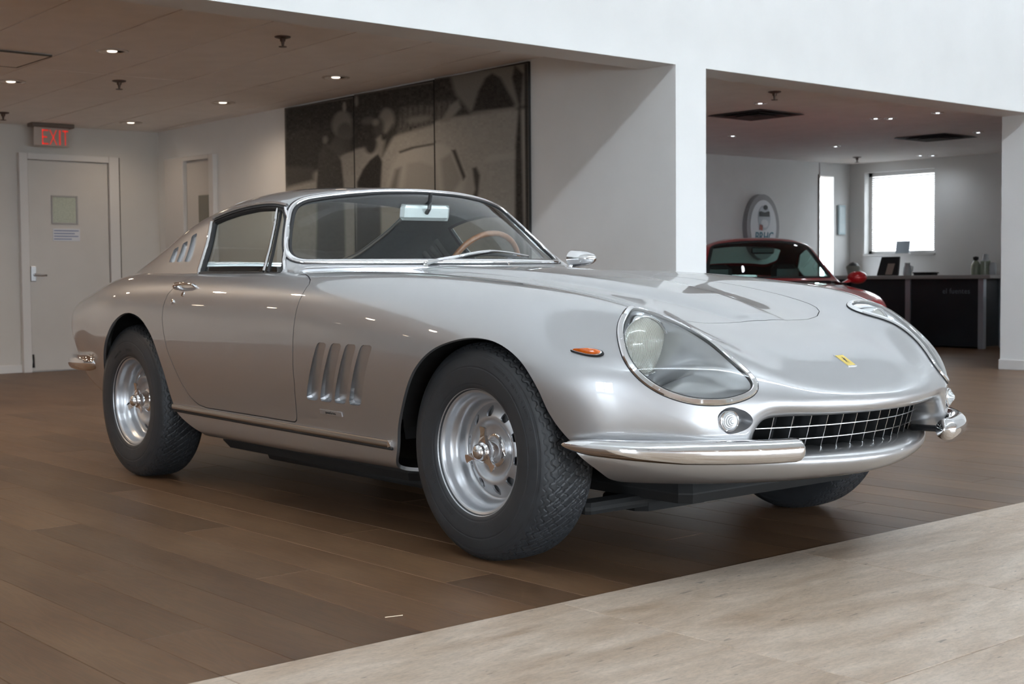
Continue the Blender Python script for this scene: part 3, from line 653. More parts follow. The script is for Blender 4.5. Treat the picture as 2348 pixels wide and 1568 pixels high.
# three slots in each sail panel
SAIL=[rounded([(-2.238+dx,.925),(-2.178+dx+.0,.925),(-2.176+dx+t,.925+h),(-2.216+dx+t,.925+h-.012)],.008,4) for dx,h,t in ((0,.068,-.040),(.080,.090,-.052),(.158,.122,-.070))]
sails=[]
for s_ in SAIL:
    f_=field(gh.V,XZ,(np.abs(gh.V[:,1])>.56)&(gh.V[:,0]<-2.0),s_); sails.append(gh.clip(-f_)); gh=gh.clip(f_)
skin=gh.copy()
gh.flange(.012); gh.obj('roof',paint,CAR)
for pm in sails:
    for s in (-1,1):
        q=side(pm,s)
        if len(q.Q)+len(q.P)==0: continue
        E=q.bedges(); n0=len(q.V); r=q.V-q.N*.014; vi=np.unique(E); mp={int(v):n0+i for i,v in enumerate(vi)}
        mesh_obj('sail_slot',np.concatenate([r,q.V[vi]]),[tuple(x) for x in q.Q]+q.P+[(int(b),mp[int(b)],mp[int(a)],int(a)) for a,b in E],paint,CAR,smooth=True).data.set_sharp_from_angle(angle=math.radians(40))
# headliner: inner face of the roof skin, without the part below the belt
hl=skin.clip(skin.V[:,2]-.90); hl.V=hl.V-hl.N*.020; hl=hl.flip()
hl.obj('headliner',M['cloth'],CAR)
ws_o=ws.copy(); ws_o.V=ws_o.V-ws_o.N*.003; wso=ws_o.obj('windshield',M['glass'],CAR)
rwo=rw_.obj('rear_window',M['glass'],CAR)
def trim(pm,prof,name,m,parent,n=260,it=3,label=None):
    path,nn=rim_path(pm,n,it); c=path.mean(0); t=np.roll(path,-1,0)-path; o=1 if ((np.cross(t,nn)*(path-c)).sum(1).mean()>0) else -1
    v,f=sweep(path,nn,prof,True,o); ob=mesh_obj(name,v,f,m,parent,smooth=True,label=label); ob.data.set_sharp_from_angle(angle=math.radians(40)); return ob
trim(ws,[(.022,-.004),(.022,.002),(.018,.0075),(.010,.010),(.002,.0075),(-.001,.002),(-.001,-.004)],'windshield_trim',M['chrome'],CAR,label='bright chrome windscreen surround')
trim(ws,[(-.001,-.006),(-.001,.004),(-.006,.004),(-.011,.000),(-.011,-.006)],'windshield_seal',M['seal'],CAR)
trim(ws,[(.027,-.004),(.027,.003),(.021,.003),(.021,-.004)],'outer_seal',M['seal'],CAR)
trim(rw_,[(.012,.001),(.010,.006),(.0,.007),(-.006,.003),(-.006,.001)],'rear_window_trim',M['chrome'],CAR)
SG=Surf(GG)
def surf_pts(xz,s,n):
    p=open_spline(xz,n); q=np.stack([p[:,0],np.full(n,0.0),p[:,1]],1)
    # find y on the flank for each x,z
    V=GG.reshape(-1,3); NN=SG.N; V=V[V[:,1]<-.5]; NN=NN[SG.P[:,1]<-.5]; out=[];no=[]
    for a in q:
        d=(V[:,0]-a[0])**2+(V[:,2]-a[2])**2; i=np.argsort(d)[:14]; i=i[d[i]<max(.012**2,d[i[0]]*1.5)]; i=i[np.argsort(V[i,1])[:4]]; w=1/(d[i]+1e-6); w/=w.sum(); out.append([a[0],s*-1*(V[i,1]@w),a[2]]); no.append((NN[i]*w[:,None]).sum(0)*[1,-s*-1*-1 if 0 else (1 if s<0 else -1),1])
    out=np.array(out); no=np.array(no); out[:,1]=np.abs(out[:,1])*s; no/=np.linalg.norm(no,axis=1,keepdims=True); return out,no
def strip(xz,s,prof,name,m,parent,n=40,label=None):
    p,nn=surf_pts(xz,s,n); v,f=sweep(p,nn,prof,False,1); o=mesh_obj(name,v,f,m,parent,smooth=True,label=label); o.data.set_sharp_from_angle(angle=math.radians(40)); return o
for s in (-1,1):
    q=side(sw,s); D=DOORS[s]
    q.V=q.V-q.N*.012; g=q.copy()
    # one pane behind the quarter bar, one in front of it
    bar=lambda z:-1.377+(z-.893)*(-1.533+1.377)/(1.126-.893)
    fb=q.V[:,0]-bar(q.V[:,2])
    q.clip(-fb).obj('door_window',M['sideglass'],D); q.clip(fb).obj('quarter_window',M['sideglass'],D)
    qq=side(sw,s); trim(qq,[(.006,-.016),(.006,.001),(.0,.003),(-.010,.000),(-.014,-.008),(-.014,-.016)],'window_channel',M['seal'],D,200,1)
    flat=[(-.007,-.002),(-.006,.004),(-.002,.008),(.002,.008),(.006,.004),(.007,-.002)]
    strip([(-1.872,.876),(-1.93,.975),(-1.988,1.088)],s,[(a*1.1,b) for a,b in flat],'rear_window_strip',M['chrome'],CAR,label='chrome strip behind the side window')
    strip([(-1.238,.880),(-1.305,.932),(-1.386,1.029),(-1.446,1.091),(-1.488,1.126)],s,flat,'front_window_strip',M['chrome'],D)
    strip([(bar(.882),.882),(bar(1.0),1.0),(bar(1.128),1.128)],s,[(a*.9,b-.006) for a,b in flat],'quarter_bar',M['chrome'],D)
    strip([(bar(.882)+.022,.882),(bar(1.0)+.018,1.0),(bar(1.128)+.014,1.128)],s,[(a*.8,b-.012) for a,b in flat],'quarter_seal',M['seal'],D)
    # drip gutter over the side glass
    strip([(-1.490,1.136),(-1.55,1.147),(-1.66,1.149),(-1.80,1.138),(-1.90,1.122),(-1.99,1.102)],s,[(-.006,-.003),(-.006,.006),(0,.010),(.005,.007),(.005,-.003)],'drip_rail',paint,CAR,60)
    strip([(-1.495,1.128),(-1.55,1.1375),(-1.66,1.1385),(-1.80,1.127),(-1.90,1.111),(-1.975,1.094)],s,[(-.004,-.004),(-.004,.003),(.004,.003),(.004,-.004)],'gutter_seal',M['seal'],CAR,60)
# --- sill trims
for s in (-1,1):
    xs=np.linspace(-1.985,-.427,60); pts=np.stack([xs,np.full(60,-.806),np.interp(xs,[-1.985,-.427],[.334,.316])],1); p,nn=SB(pts); p=p*[1,-s,1]; nn=nn*[1,-s,1]
    v,f=sweep(p,nn,[(-.0115,-.003),(-.0115,.006),(-.006,.010),(.006,.011),(.0115,.007),(.0115,-.003)],False,1)
    o=mesh_obj('sill_trim',v,f,M['satin'] if 'satin' in M else M['steel'],CAR,smooth=True); o.data.set_sharp_from_angle(angle=math.radians(40))
    v,f=sweep(p-np.array([0,0,.0165]),nn,[(-.004,-.003),(-.004,.003),(.004,.003),(.004,-.003)],False,1); mesh_obj('sill_groove',v,f,M['seal'],CAR,smooth=True)
    e=p[-1]; MB().hexa([tuple(e+np.array(d)*[1,-s,1]) for d in ((-.012,.004,-.012),(.004,.004,-.012),(.004,-.010,-.006),(-.012,-.012,-.012),(-.014,.004,.013),(.006,.004,.013),(.005,-.008,.013),(-.012,-.012,.012))]).obj('trim_end',M['chrome'],o)
# --- door handles, locks
for s in (-1,1):
    D=DOORS[s]
    a,na=SB([[-1.90,-.815,.818]]); b,nb=SB([[-1.755,-.815,.822]]); a,b=a[0]*[1,-s,1],b[0]*[1,-s,1]; n_=na[0]*[1,-s,1]
    h=MB().tube([a,a+n_*.012,a+n_*.020+(b-a)*.06],[.011,.010,.009],12).obj('door_handle',M['chrome'],D,angle=40)
    MB().tube([a+n_*.020+(b-a)*.02,a+n_*.024+(b-a)*.3,a+n_*.022+(b-a)*.7,b+n_*.016],[.0085,.0075,.006,.0045],10).obj('handle_grip',M['chrome'],h,angle=40)
    MB().tube([b,b+n_*.016],[.007,.006],10).obj('handle_post',M['chrome'],h,angle=40)
    MB().tube([a-(b-a)*.16,a-(b-a)*.16+n_*.012],[.009,.008],12).obj('handle_button',M['chrome'],h,angle=40)
    c,nc=SB([[-1.90,-.84,.762]]); c=c[0]*[1,-s,1]; nc=nc[0]*[1,-s,1]; MB().tube([c,c+nc*.004,c+nc*.006],[.010,.010,.006],14).obj('door_lock',M['chrome'],D,angle=40)
    c,nc=SB([[-1.83,-.83,.792]]); c=c[0]*[1,-s,1]; nc=nc[0]*[1,-s,1]; MB().tube([c,c+nc*.003],[.012,.010],14).obj('lock_plate',M['chrome'],D,angle=40)
# --- amber side markers on the front wings
def marker(s):
    c0,n0=SB([[.437,-.745,.640]]); c0=c0[0]; n0=n0[0]; X=np.array([.088,.046,-.007]); X/=np.linalg.norm(X); X-=n0*(X@n0); X/=np.linalg.norm(X); Y=np.cross(n0,X)
    def drop(L,Wd,n=40):
        out=[]
        for w in np.linspace(0,2*math.pi,n,endpoint=False):
            t=(1-math.cos(w))/2; out.append((-L/2+L*t, Wd*math.sin(w)*(.34+.66*t)*.9))
        return out
    def lay(sc,h,L=.098,Wd=.0185): 
        return [c0+X*a*sc+Y*b*(1-(1-sc)*1.6)+n0*h for a,b in drop(L,Wd)]
    def build(layers,name,m,par):
        V=[];F=[];k=40
        for L_ in layers: V+=L_
        for i in range(len(layers)-1):
            for j in range(k): F.append((i*k+j,i*k+(j+1)%k,(i+1)*k+(j+1)%k,(i+1)*k+j))
        F.append(tuple((len(layers)-1)*k+j for j in range(k)))
        V,_=zip(*[(p,0) for p in V]); V=np.array(V); lift=SB(V-0)[0]
        V=np.array(V)*[1,-s,1]; F=[f if s<0 else f[::-1] for f in F]
        o=mesh_obj(name,V,F,m,par,smooth=True); o.data.set_sharp_from_angle(angle=math.radians(40)); return o
    g=build([lay(1.0,-.012),lay(1.0,.004),lay(.95,.007)],'side_marker',M['seal'],CAR); g['label']='amber teardrop marker lamp on front wing'
    build([lay(.92,.004),lay(.91,.0085),lay(.87,.0095)],'marker_rim',M['chrome'],g)
    build([lay(.84,.006),lay(.83,.011),lay(.70,.0155),lay(.45,.018),lay(.2,.019)],'marker_lens',M['amber'],g)
for s in (-1,1): marker(s)
# --- nose badge: yellow plate with a small black animal
bc,bn=SB([[.742,0,.598]]); bc=bc[0]; bn=bn[0]; bn[1]=0; bn/=np.linalg.norm(bn); bx=np.array([0,1.0,0]); by=np.cross(bn,bx)
def plate(hw,hh,z0,z1): return [tuple(bc+bx*x+by*y+bn*z) for z in (z0,z1) for x,y in ((-hw,-hh),(hw,-hh),(hw,hh),(-hw,hh))]
bo=MB().hexa(plate(.0205,.0310,-.004,.0022)).obj('nose_badge',M['chrome'],CAR,label='yellow rectangular nose badge')
MB().hexa(plate(.0180,.0262,.001,.0030)).obj('badge_field',M['yellow'],bo)
HORSE=[(-.2,1.55),(0,1.75),(.3,1.7),(.5,1.45),(.35,1.3),(.55,1.0),(.95,1.1),(.9,.9),(.5,.75),(.45,.35),(.8,.45),(.75,.2),(.35,.15),(.2,-.3),(.45,-.75),(.3,-1.3),(.5,-1.6),(.2,-1.6),(.05,-1.2),(.1,-.8),(-.2,-.6),(-.65,-1.0),(-.6,-1.35),(-.85,-1.35),(-.9,-.9),(-.45,-.35),(-.6,.0),(-.95,.3),(-1.0,.8),(-.8,.75),(-.75,.4),(-.4,.3),(-.25,.8),(-.1,1.2)]
mb=MB(); v=[tuple(bc+bx*a*.0075+by*b*.0098+bn*.0033) for a,b in HORSE]; mb.add(v,[tuple(range(len(v)))]); mb.obj('badge_emblem',M['ink'],bo)
# --- grille
GR=empty('grille',(0,0,0),parent=CAR)
gx=lambda y:.800-.60*y*y
BRT=mat('grille_edge_alloy',(.62,.63,.64),.28,1.0); DRK=mat('grille_slat_dark',(.10,.105,.11),.35,.7)
for y in np.linspace(-.385,.385,14):
    x=gx(y)-.022; k_=.034; h0,h1=.352,.466; mb=MB()
    mb.hexa([(x-.055,y-.0009,h0),(x,y-.0009,h0),(x,y+.0009,h0),(x-.055,y+.0009,h0),(x-.055+k_,y-.0009,h1),(x+k_,y-.0009,h1),(x+k_,y+.0009,h1),(x-.055+k_,y+.0009,h1)],1)
    mb.hexa([(x,y-.0012,h0),(x+.0016,y-.0012,h0),(x+.0016,y+.0012,h0),(x,y+.0012,h0),(x+k_,y-.0012,h1),(x+.0016+k_,y-.0012,h1),(x+.0016+k_,y+.0012,h1),(x+k_,y+.0012,h1)],0)
    mb.obj('vertical_slat',[BRT,DRK],GR)
for z in (.388,.424,.3555):
    ys=np.linspace(-.42,.42,40); mb=MB()
    for a,b in zip(ys[:-1],ys[1:]):
        dz=-.020+.034*(z-.352)/.114; xa,xb=gx(a)+dz,gx(b)+dz; mb.hexa([(xa-.045,a,z-.0008),(xa,a,z-.0008),(xb,b,z-.0008),(xb-.045,b,z-.0008),(xa-.045,a,z+.0008),(xa,a,z+.0008),(xb,b,z+.0008),(xb-.045,b,z+.0008)],1)
        mb.hexa([(xa,a,z-.0012),(xa+.002,a,z-.0012),(xb+.002,b,z-.0012),(xb,b,z-.0012),(xa,a,z+.0012),(xa+.002,a,z+.0012),(xb+.002,b,z+.0012),(xb,b,z+.0012)],0)
    mb.obj('horizontal_bar',[BRT,DRK],GR)
ys=np.linspace(-.44,.44,24); mb=MB()
for a,b in zip(ys[:-1],ys[1:]):
    xa,xb=gx(a)-.12,gx(b)-.12; mb.add([(xa,a,.30),(xb,b,.30),(xb,b,.50),(xa,a,.50)],[(0,1,2,3)]); 
    for z in (.345,.47): mb.add([(xa,a,z),(xb,b,z),(xb+.10,b,z),(xa+.10,a,z)],[(0,1,2,3)])
mb.obj('radiator_screen',M['under'],GR)
# --- wiper, washer jets, bonnet rear details
WP=MB().lathe([(.013,-.004),(.013,.006),(.010,.012),(.0001,.013)],16,o=(0,0,0)); pv,pn=SB([[-1.0,-.075,.89]])
wp=np.array([-1.030,-.225,.892])
WI=MB().tube([wp+np.array([0,0,-.03]),wp,wp+np.array([.0,0,.012])],[.014,.013,.009],14).obj('wiper',M['chrome'],CAR,angle=40,label='chrome wiper parked along the windscreen base')
armp=[wp+np.array([.0,.004,.012]),np.array([-1.028,-.195,.912]),np.array([-1.045,-.08,.928]),np.array([-1.068,.06,.945]),np.array([-1.085,.14,.954])]
armp=open_spline(armp,24); v,f=sweep(armp,np.tile([.6,0,.8],(24,1)),[(-.008,-.003),(-.006,.004),(.006,.004),(.008,-.003)],False); mesh_obj('wiper_arm',v,f,M['chrome'],WI,smooth=True).data.set_sharp_from_angle(angle=math.radians(40))
bl=open_spline([np.array([-1.052,-.045,.930]),np.array([-1.078,.10,.948]),np.array([-1.108,.24,.945]),np.array([-1.135,.375,.930])],20); v,f=sweep(bl+np.array([.006,0,.006]),np.tile([.6,0,.8],(20,1)),[(-.004,-.002),(-.003,.003),(.003,.003),(.004,-.002)],False); mesh_obj('blade_bridge',v,f,M['chrome'],WI,smooth=True)
v,f=sweep(bl-np.array([.002,0,.006]),np.tile([.6,0,.8],(20,1)),[(-.003,-.008),(-.003,.004),(.003,.004),(.003,-.008)],False); mesh_obj('wiper_blade',v,f,M['seal'],WI,smooth=True)
for y in (-.02+.17,-.02+.52):
    c,nn=SB([[-.985 if y<.3 else -1.03,-y,.885]]); c=c[0]*[1,-1,1]; MB().lathe([(.009,-.004),(.009,.004),(.004,.006),(.0035,.013),(.008,.014),(.007,.020),(.0001,.021)],14,o=tuple(c)).obj('washer_jet',M['chrome'],CAR,angle=40)
# --- door mirror on the far side
mp_=np.array([-1.200,.672,.905]); MR=MB().tube([mp_+np.array([.0,-.008,-.045]),mp_+np.array([0,.0,-.01]),mp_+np.array([.012,.020,.012])],[.018,.009,.008],12).obj('door_mirror',M['chrome'],CAR,angle=40,label='chrome bullet door mirror on far wing')
ms=[]; mh=MB().lathe([(.0001,.125),(.012,.122),(.024,.108),(.034,.082),(.040,.050),(.044,.015),(.045,.0),(.042,-.003),(.040,.001),(.0001,.002)],32,ax='x'); mh.v=[(p[0]*.95,p[1]*1.15,p[2]*.85) for p in mh.v]; a_=math.radians(8); mh.v=[(p[0]*math.cos(a_)-p[1]*math.sin(a_)+mp_[0]-.01,p[0]*math.sin(a_)+p[1]*math.cos(a_)+mp_[1]+.03,p[2]+mp_[2]+.022) for p in mh.v]
mh.obj('mirror_shell',M['chrome'],MR,angle=40)
# --- script plate on the front wing
a,na=SB([[-.762,-.822,.395]]); a=a[0]; na=na[0]; T=frame(a+na*.001,(1,0,-.015),np.cross(na,[1,0,0]))
pb=MB(); pb.box((-.069,-.008,-.003),(.069,.008,.0025)); pb.v=[tuple(T@Vector(p)) for p in pb.v]; PB=pb.obj('wing_badge',M['alloy'],CAR)
v,f=text_mesh('pininfarina',.013,extrude=.0003,spacing=1.15); mb=MB().add([tuple(T@Vector((p[0],p[1],.0030+p[2]))) for p in v],f); mb.obj('badge_script',M['ink'],PB)
# ------------------------------------------------------------------ wheels (axle along local y, outer face at -y)
def tyre_mesh():
    prof=[(-.088,.186),(-.098,.194),(-.103,.205),(-.1065,.225),(-.1080,.244),(-.1075,.262),(-.1045,.280),(-.1000,.295),(-.0985,.2985),(-.0965,.3030),(-.0915,.311),(-.0830,.3190),(-.071,.3255),(-.045,.3295),(0,.3310)]
    prof=np.array(prof); full=np.concatenate([prof,(prof*[-1,1])[:-1][::-1]])
    d=np.linalg.norm(np.diff(full,axis=0),axis=1); s=np.concatenate([[0],np.cumsum(d)]); nn=230
    ss=np.linspace(0,s[-1],nn); a=natmat(s,ss)@full; na=1000
    w=np.linspace(0,2*math.pi,na,endpoint=False)
    ax,r=a[:,0],a[:,1]; A,Wg=np.meshgrid(ax,w,indexing='ij'); R=np.tile(r[:,None],(1,na)).copy()
    tz=lambda x:np.abs(((x/(2*math.pi))%1)*2-1)*2-1      # triangle wave
    th=Wg; depth=np.zeros_like(R)
    def groove(center,width,dep):
        return dep*np.clip(1-np.abs(A-center)/width,0,1)**.5
    side_=np.sign(A)
    n1=60
    # shoulder wave line and tread zigzags
    wave=lambda ph,amp:amp*np.clip(1.6*np.sin(n1*th+ph),-1,1)
    for sg in (-1,1):
        depth=np.maximum(depth,groove(sg*(.0875)+wave(0,.0032)*sg,.0014,.0035)*(R>.30))
        depth=np.maximum(depth,groove(sg*(.0725)+wave(1.2,.0055)*sg,.0019,.006))
        depth=np.maximum(depth,groove(sg*(.047)+wave(2.6,.0085)*sg,.0019,.006))
        depth=np.maximum(depth,groove(sg*(.019)+wave(4.0,.0085)*sg,.0019,.006))
    # short cross cuts
    cross=(np.cos(n1*th+A*160)>.965)&(np.abs(A)<.062)
    depth=np.where(cross,np.maximum(depth,.004),depth)
    R-=depth
    # sidewall rings and rib
    for rr_,wd,dp in ((.2565,.0022,.0016),(.2925,.0018,.0016),(.2965,.0018,.0016),(.2055,.0020,.0012)):
        sel=(np.abs(A)>.09); k=np.clip(1-np.abs(R-rr_)/wd,0,1)*dp; A=np.where(sel,A-np.sign(A)*k,A)
    X=R*np.sin(Wg); Z=R*np.cos(Wg); V=np.stack([X,A,Z],2).reshape(-1,3)
    V[:,2]=np.where(V[:,2]<-.3285,-.3285-(V[:,2]+.3285)*-.02,V[:,2])
    i=np.arange(nn*na).reshape(nn,na); j=np.roll(i,-1,1)
    Q=np.stack([i[:-1],j[:-1],j[1:],i[1:]],2).reshape(-1,4); return V,Q
def wheel_parts():
    W_=empty('wheel',(0,0,0),parent=CAR)
    V,Q=tyre_mesh(); me=bpy.data.meshes.new('tyre'); me.vertices.add(len(V)); me.vertices.foreach_set('co',V.astype(np.float32).ravel()); me.loops.add(Q.size); me.loops.foreach_set('vertex_index',Q.astype(np.int32).ravel()); me.polygons.add(len(Q)); me.polygons.foreach_set('loop_start',np.arange(0,Q.size,4,dtype=np.int32)); me.polygons.foreach_set('use_smooth',np.ones(len(Q),bool)); me.materials.append(M['rubber']); me.update(calc_edges=True)
    ty=link(bpy.data.objects.new('tyre',me),W_)
    # raised sidewall lettering
    def ring_text(body,size,r,start,name_sp=1.05,flip=False):
        v,f=text_mesh(body,size,'LEFT',0.0004,name_sp,2); out=[]
        for x,y,z in v:
            w=start+x/r; rad=r+y; w2=w; sw_=np.interp(rad,[.205,.225,.244,.262,.280,.295],[.103,.1065,.108,.1075,.1045,.100])
            out.append((rad*math.sin(w2),-(sw_+.0003+z),rad*math.cos(w2)))
        return out,f
    mb=MB()
    for b_,sz,r_,st,sp_ in (('TUBELESS  DO  205 VR 14  X  RADIAL TYRE',.0105,.2785,.36,1.25),('RADIAL',.019,.2205,4.18,1.1),('TUBELESS  TYRE',.010,.2255,3.62,1.1)):
        v,f=ring_text(b_,sz,r_,st,sp_); mb.add(v,f)
    o=mb.obj('sidewall_lettering',M['letter'],W_); o['kind']='stuff'
    # rim: barrel and lip
    MB().lathe([(.150,.070),(.168,.060),(.172,-.020),(.178,-.070),(.188,-.083),(.1945,-.0905),(.1955,-.0935),(.1935,-.0965),(.1905,-.0955),(.1885,-.0905),(.1865,-.0885),(.1815,-.0880),(.1785,-.0850),(.1755,-.0760),(.1735,-.0640),(.1700,-.0560),(.1635,-.0500),(.1590,-.0450),(.1560,-.0350),(.1535,-.0220),(.1500,-.0140),(.1440,-.0115)],96,ax='y').obj('rim',M['alloy'],W_,angle=50)
    # pierced disc
    na=400; pr=[(.1455,-.0115),(.1400,-.0135),(.1330,-.0180),(.1260,-.0230),(.1190,-.0275),(.1120,-.0315),(.1050,-.0345),(.0980,-.0350),(.0920,-.0325),(.0860,-.0275),(.0800,-.0225),(.0740,-.0200),(.0660,-.0195),(.0560,-.0200),(.0400,-.0205)]
    pr=open_spline(pr,60); w=np.linspace(0,2*math.pi,na,endpoint=False); Rr,Wg=np.meshgrid(pr[:,0],w,indexing='ij'); Ax=np.tile(pr[:,1:2],(1,na))
    G=np.stack([Rr*np.sin(Wg),Ax,Rr*np.cos(Wg)],2); i=np.arange(G.shape[0]*na).reshape(-1,na); j=np.roll(i,-1,1)
    N=grid_normals(np.concatenate([G[:,-2:],G,G[:,:2]],1))[:,2:-2]; N=N*np.sign((N[...,1:2]).mean())*-1
    pm=PM(G.reshape(-1,3),N.reshape(-1,3),np.stack([i[:-1],i[1:],j[1:],j[:-1]],2).reshape(-1,4))
    seg=2*math.pi/10; wl=((Wg+.12+seg/2)%seg-seg/2).ravel(); rl=Rr.ravel()
    hole=rounded([(-.0165,.1205+.0035),(.0,.1205+.0185),(.0165,.1205+.0035),(.0115,.1205-.0165),(-.0115,.1205-.0165)],.008,5)
    f=sd_poly(np.stack([wl*rl,rl],1),hole); pm=pm.clip(f)
    # consistent outward winding
    a,b,c=pm.V[pm.Q[0,0]],pm.V[pm.Q[0,1]],pm.V[pm.Q[0,2]]
    if np.cross(b-a,c-b)@pm.N[pm.Q[0,0]]<0: pm.Q=pm.Q[:,::-1]; pm.P=[p[::-1] for p in pm.P]
    pm.flange(.006,sel=lambda V:np.hypot(V[:,0],V[:,2])>.09).obj('wheel_disc',M['alloy'],W_)
    MB().lathe([(.0001,-.004),(.147,-.004),(.147,.004),(.0001,.004)],48,ax='y').obj('brake_disc',M['under'],W_)
    # hub and three-eared nut
    MB().lathe([(.052,-.018),(.051,-.024),(.046,-.0265),(.040,-.027),(.036,-.034),(.034,-.048),(.030,-.055),(.0001,-.055)],40,ax='y').obj('hub_nut',M['chrome'],W_,angle=40)
    sp=MB().lathe([(.0330,-.052),(.0350,-.060),(.0345,-.070),(.0300,-.078),(.0260,-.081),(.0255,-.086),(.0225,-.093),(.0150,-.0985),(.0070,-.1005),(.0001,-.1010)],40,ax='y').obj('spinner',M['chrome'],W_,angle=40)
    ear=[(.024,-.0185),(.040,-.0125),(.052,-.0098),(.066,-.0110),(.074,-.0135),(.0765,-.0100),(.0775,.0),(.0765,.0100),(.074,.0135),(.066,.0110),(.052,.0098),(.040,.0125),(.024,.0185)]
    for k in range(3):
        w0=math.radians(8+120*k); mb=MB(); V=[]
        for h in (0,1):
            for x,y in ear:
                ay=-.060-.014*np.interp(x,[.03,.078],[0,1])-h*np.interp(x,[.024,.05,.078],[.016,.010,.006]); V.append((x*math.sin(w0)+y*math.cos(w0),ay,x*math.cos(w0)-y*math.sin(w0)))
        n_=len(ear); mb.add(V,[tuple(range(n_))[::-1],tuple(range(n_,2*n_))]+[(i,(i+1)%n_,n_+(i+1)%n_,n_+i) for i in range(n_)]); mb.f=[q[::-1] for q in mb.f]
        mb.obj('spinner_ear',M['chrome'],W_)
    w0=math.radians(150); MB().tube([(.142*math.sin(w0),-.018,.142*math.cos(w0)),(.150*math.sin(w0),-.030,.150*math.cos(w0)),(.163*math.sin(w0-.10),-.046,.163*math.cos(w0-.10))],[.004,.0038,.003],8).obj('valve_stem',M['black'],W_)
    return W_
M['letter']=mat('raised_rubber',(.016,.016,.018),.7)
W0=wheel_parts(); ZC=.3285
for k,(x,s,rot) in enumerate(((0,-1,0.0),(-2.4,-1,2.0),(0,1,1.1),(-2.4,1,.4))):
    w=W0 if k==0 else copy_tree(W0,CAR)
    yc=s*(.7005 if x==0 else .7085)
    w.location=(x,yc,ZC); w.rotation_euler=(0,rot,0 if s<0 else math.pi)
    if k:   # spin only the rim side; the contact patch stays underneath
        for ch in w.children:
            pass
for w in [o for o in CAR.children if o.name.startswith('wheel') and o.type=='EMPTY']:
    r=w.rotation_euler[1]; w.rotation_euler[1]=0
    for ch in w.children:
        if not ch.name.startswith(('tyre',)): ch.rotation_euler=(0,r,0)
# --- wheel housings, floor pan and the lumps that show under the car
for x,A_ in ((0,.41),(-2.40,.41)):
    for s in (-1,1):
        mb=MB(); n=28
        for k in range(n):
            a0,a1=math.pi*(k/n),math.pi*((k+1)/n)
            p=lambda a,y:(x+A_*math.cos(a),s*y,.33+(.35 if x==0 else .375)*math.sin(a)); yo=lambda a: float(np.interp(.33+.35*math.sin(a),[.33,.45,.55,.68],[.775,.80,.825,.832]))-.012-(.075*max(0,-math.cos(a)) if x<-1 else .06*max(0,math.cos(a))); mb.add([p(a0,yo(a0)),p(a1,yo(a1)),p(a1,.50),p(a0,.50)],[(0,1,2,3)]); mb.add([p(a0,.50),p(a1,.50),(x,s*.50,.33)],[(0,1,2)])
        mb.obj('wheel_housing',M['under'],CAR)
mb=MB(); mb.bbox((-1.80,-.70,.175),(-.46,.70,.25),.03); mb.obj('floor_pan',M['under'],CAR)
mb=MB(); mb.bbox((-.5,-.42,.185),(.50,.42,.25),.03); mb.obj('undertray',M['under'],CAR)
mb=MB(); mb.bbox((-2.95,-.48,.22),(-1.75,.48,.30),.03); mb.obj('rear_floor',M['under'],CAR)
mb=MB(); mb.bbox((.10,-.40,.135),(.30,-.05,.20),.03); mb.obj('oil_sump',M['under'],CAR)
mb=MB(); mb.bbox((.22,-.62,.155),(.30,-.30,.19),.012); mb.obj('suspension_arm',M['under'],CAR)
for s in (-1,1):
    MB().tube([(-.2,s*.42,.16),(-1.7,s*.48,.155),(-2.2,s*.46,.18),(-3.3,s*.40,.24)],.028,10).obj('exhaust_pipe',M['under'],CAR,smooth=True)
MB().tube([(-.35,-.62,.165),(-1.55,-.60,.16)],.022,8).obj('frame_tube',M['under'],CAR,smooth=True)
# --- cabin
mb=MB(); mb.bbox((-2.45,-.68,.24),(-1.15,.68,.30),.02); mb.obj('cabin_floor',M['leather'],CAR)
DPTS=[(-1.06,.885),(-1.16,.915),(-1.28,.915),(-1.34,.88),(-1.33,.78),(-1.20,.68),(-1.0,.68)]
ys=np.linspace(-.69,.69,15); V=[];F=[]; k=len(DPTS)
for y in ys: V+=[(x+ .0-.18*(abs(y)/.69)**2,y,z-.02*(abs(y)/.69)) for x,z in DPTS]
for i in range(len(ys)-1):
    for j in range(k): F.append((i*k+j,i*k+(j+1)%k,(i+1)*k+(j+1)%k,(i+1)*k+j))
F+=[tuple(range(k)),tuple(range((len(ys)-1)*k,len(ys)*k))[::-1]]
mesh_obj('dashboard',V,F,M['leather'],CAR,smooth=True).data.set_sharp_from_angle(angle=math.radians(50))
swc=np.array([-1.42,.36,.865]); n_=np.array([-.90,0,.43]); n_/=np.linalg.norm(n_); X=np.array([0,1.0,0]); Y=np.cross(n_,X)
circ=[swc+.19*(math.cos(w)*X+math.sin(w)*Y) for w in np.linspace(0,2*math.pi,49)]
SW=MB().tube(circ,.0125,10,cap=False).obj('steering_wheel',M['wood'],CAR,smooth=True,label='wood-rimmed steering wheel')
for k in range(3):
    w=math.pi/2+k*2*math.pi/3; d=math.cos(w)*X+math.sin(w)*Y; MB().tube([swc-n_*.02,swc+d*.188],[.012,.008],8).obj('spoke',M['steel'],SW)
MB().tube([swc-n_*.005,swc-n_*.25],[.035,.03],14).obj('column',M['black'],SW)
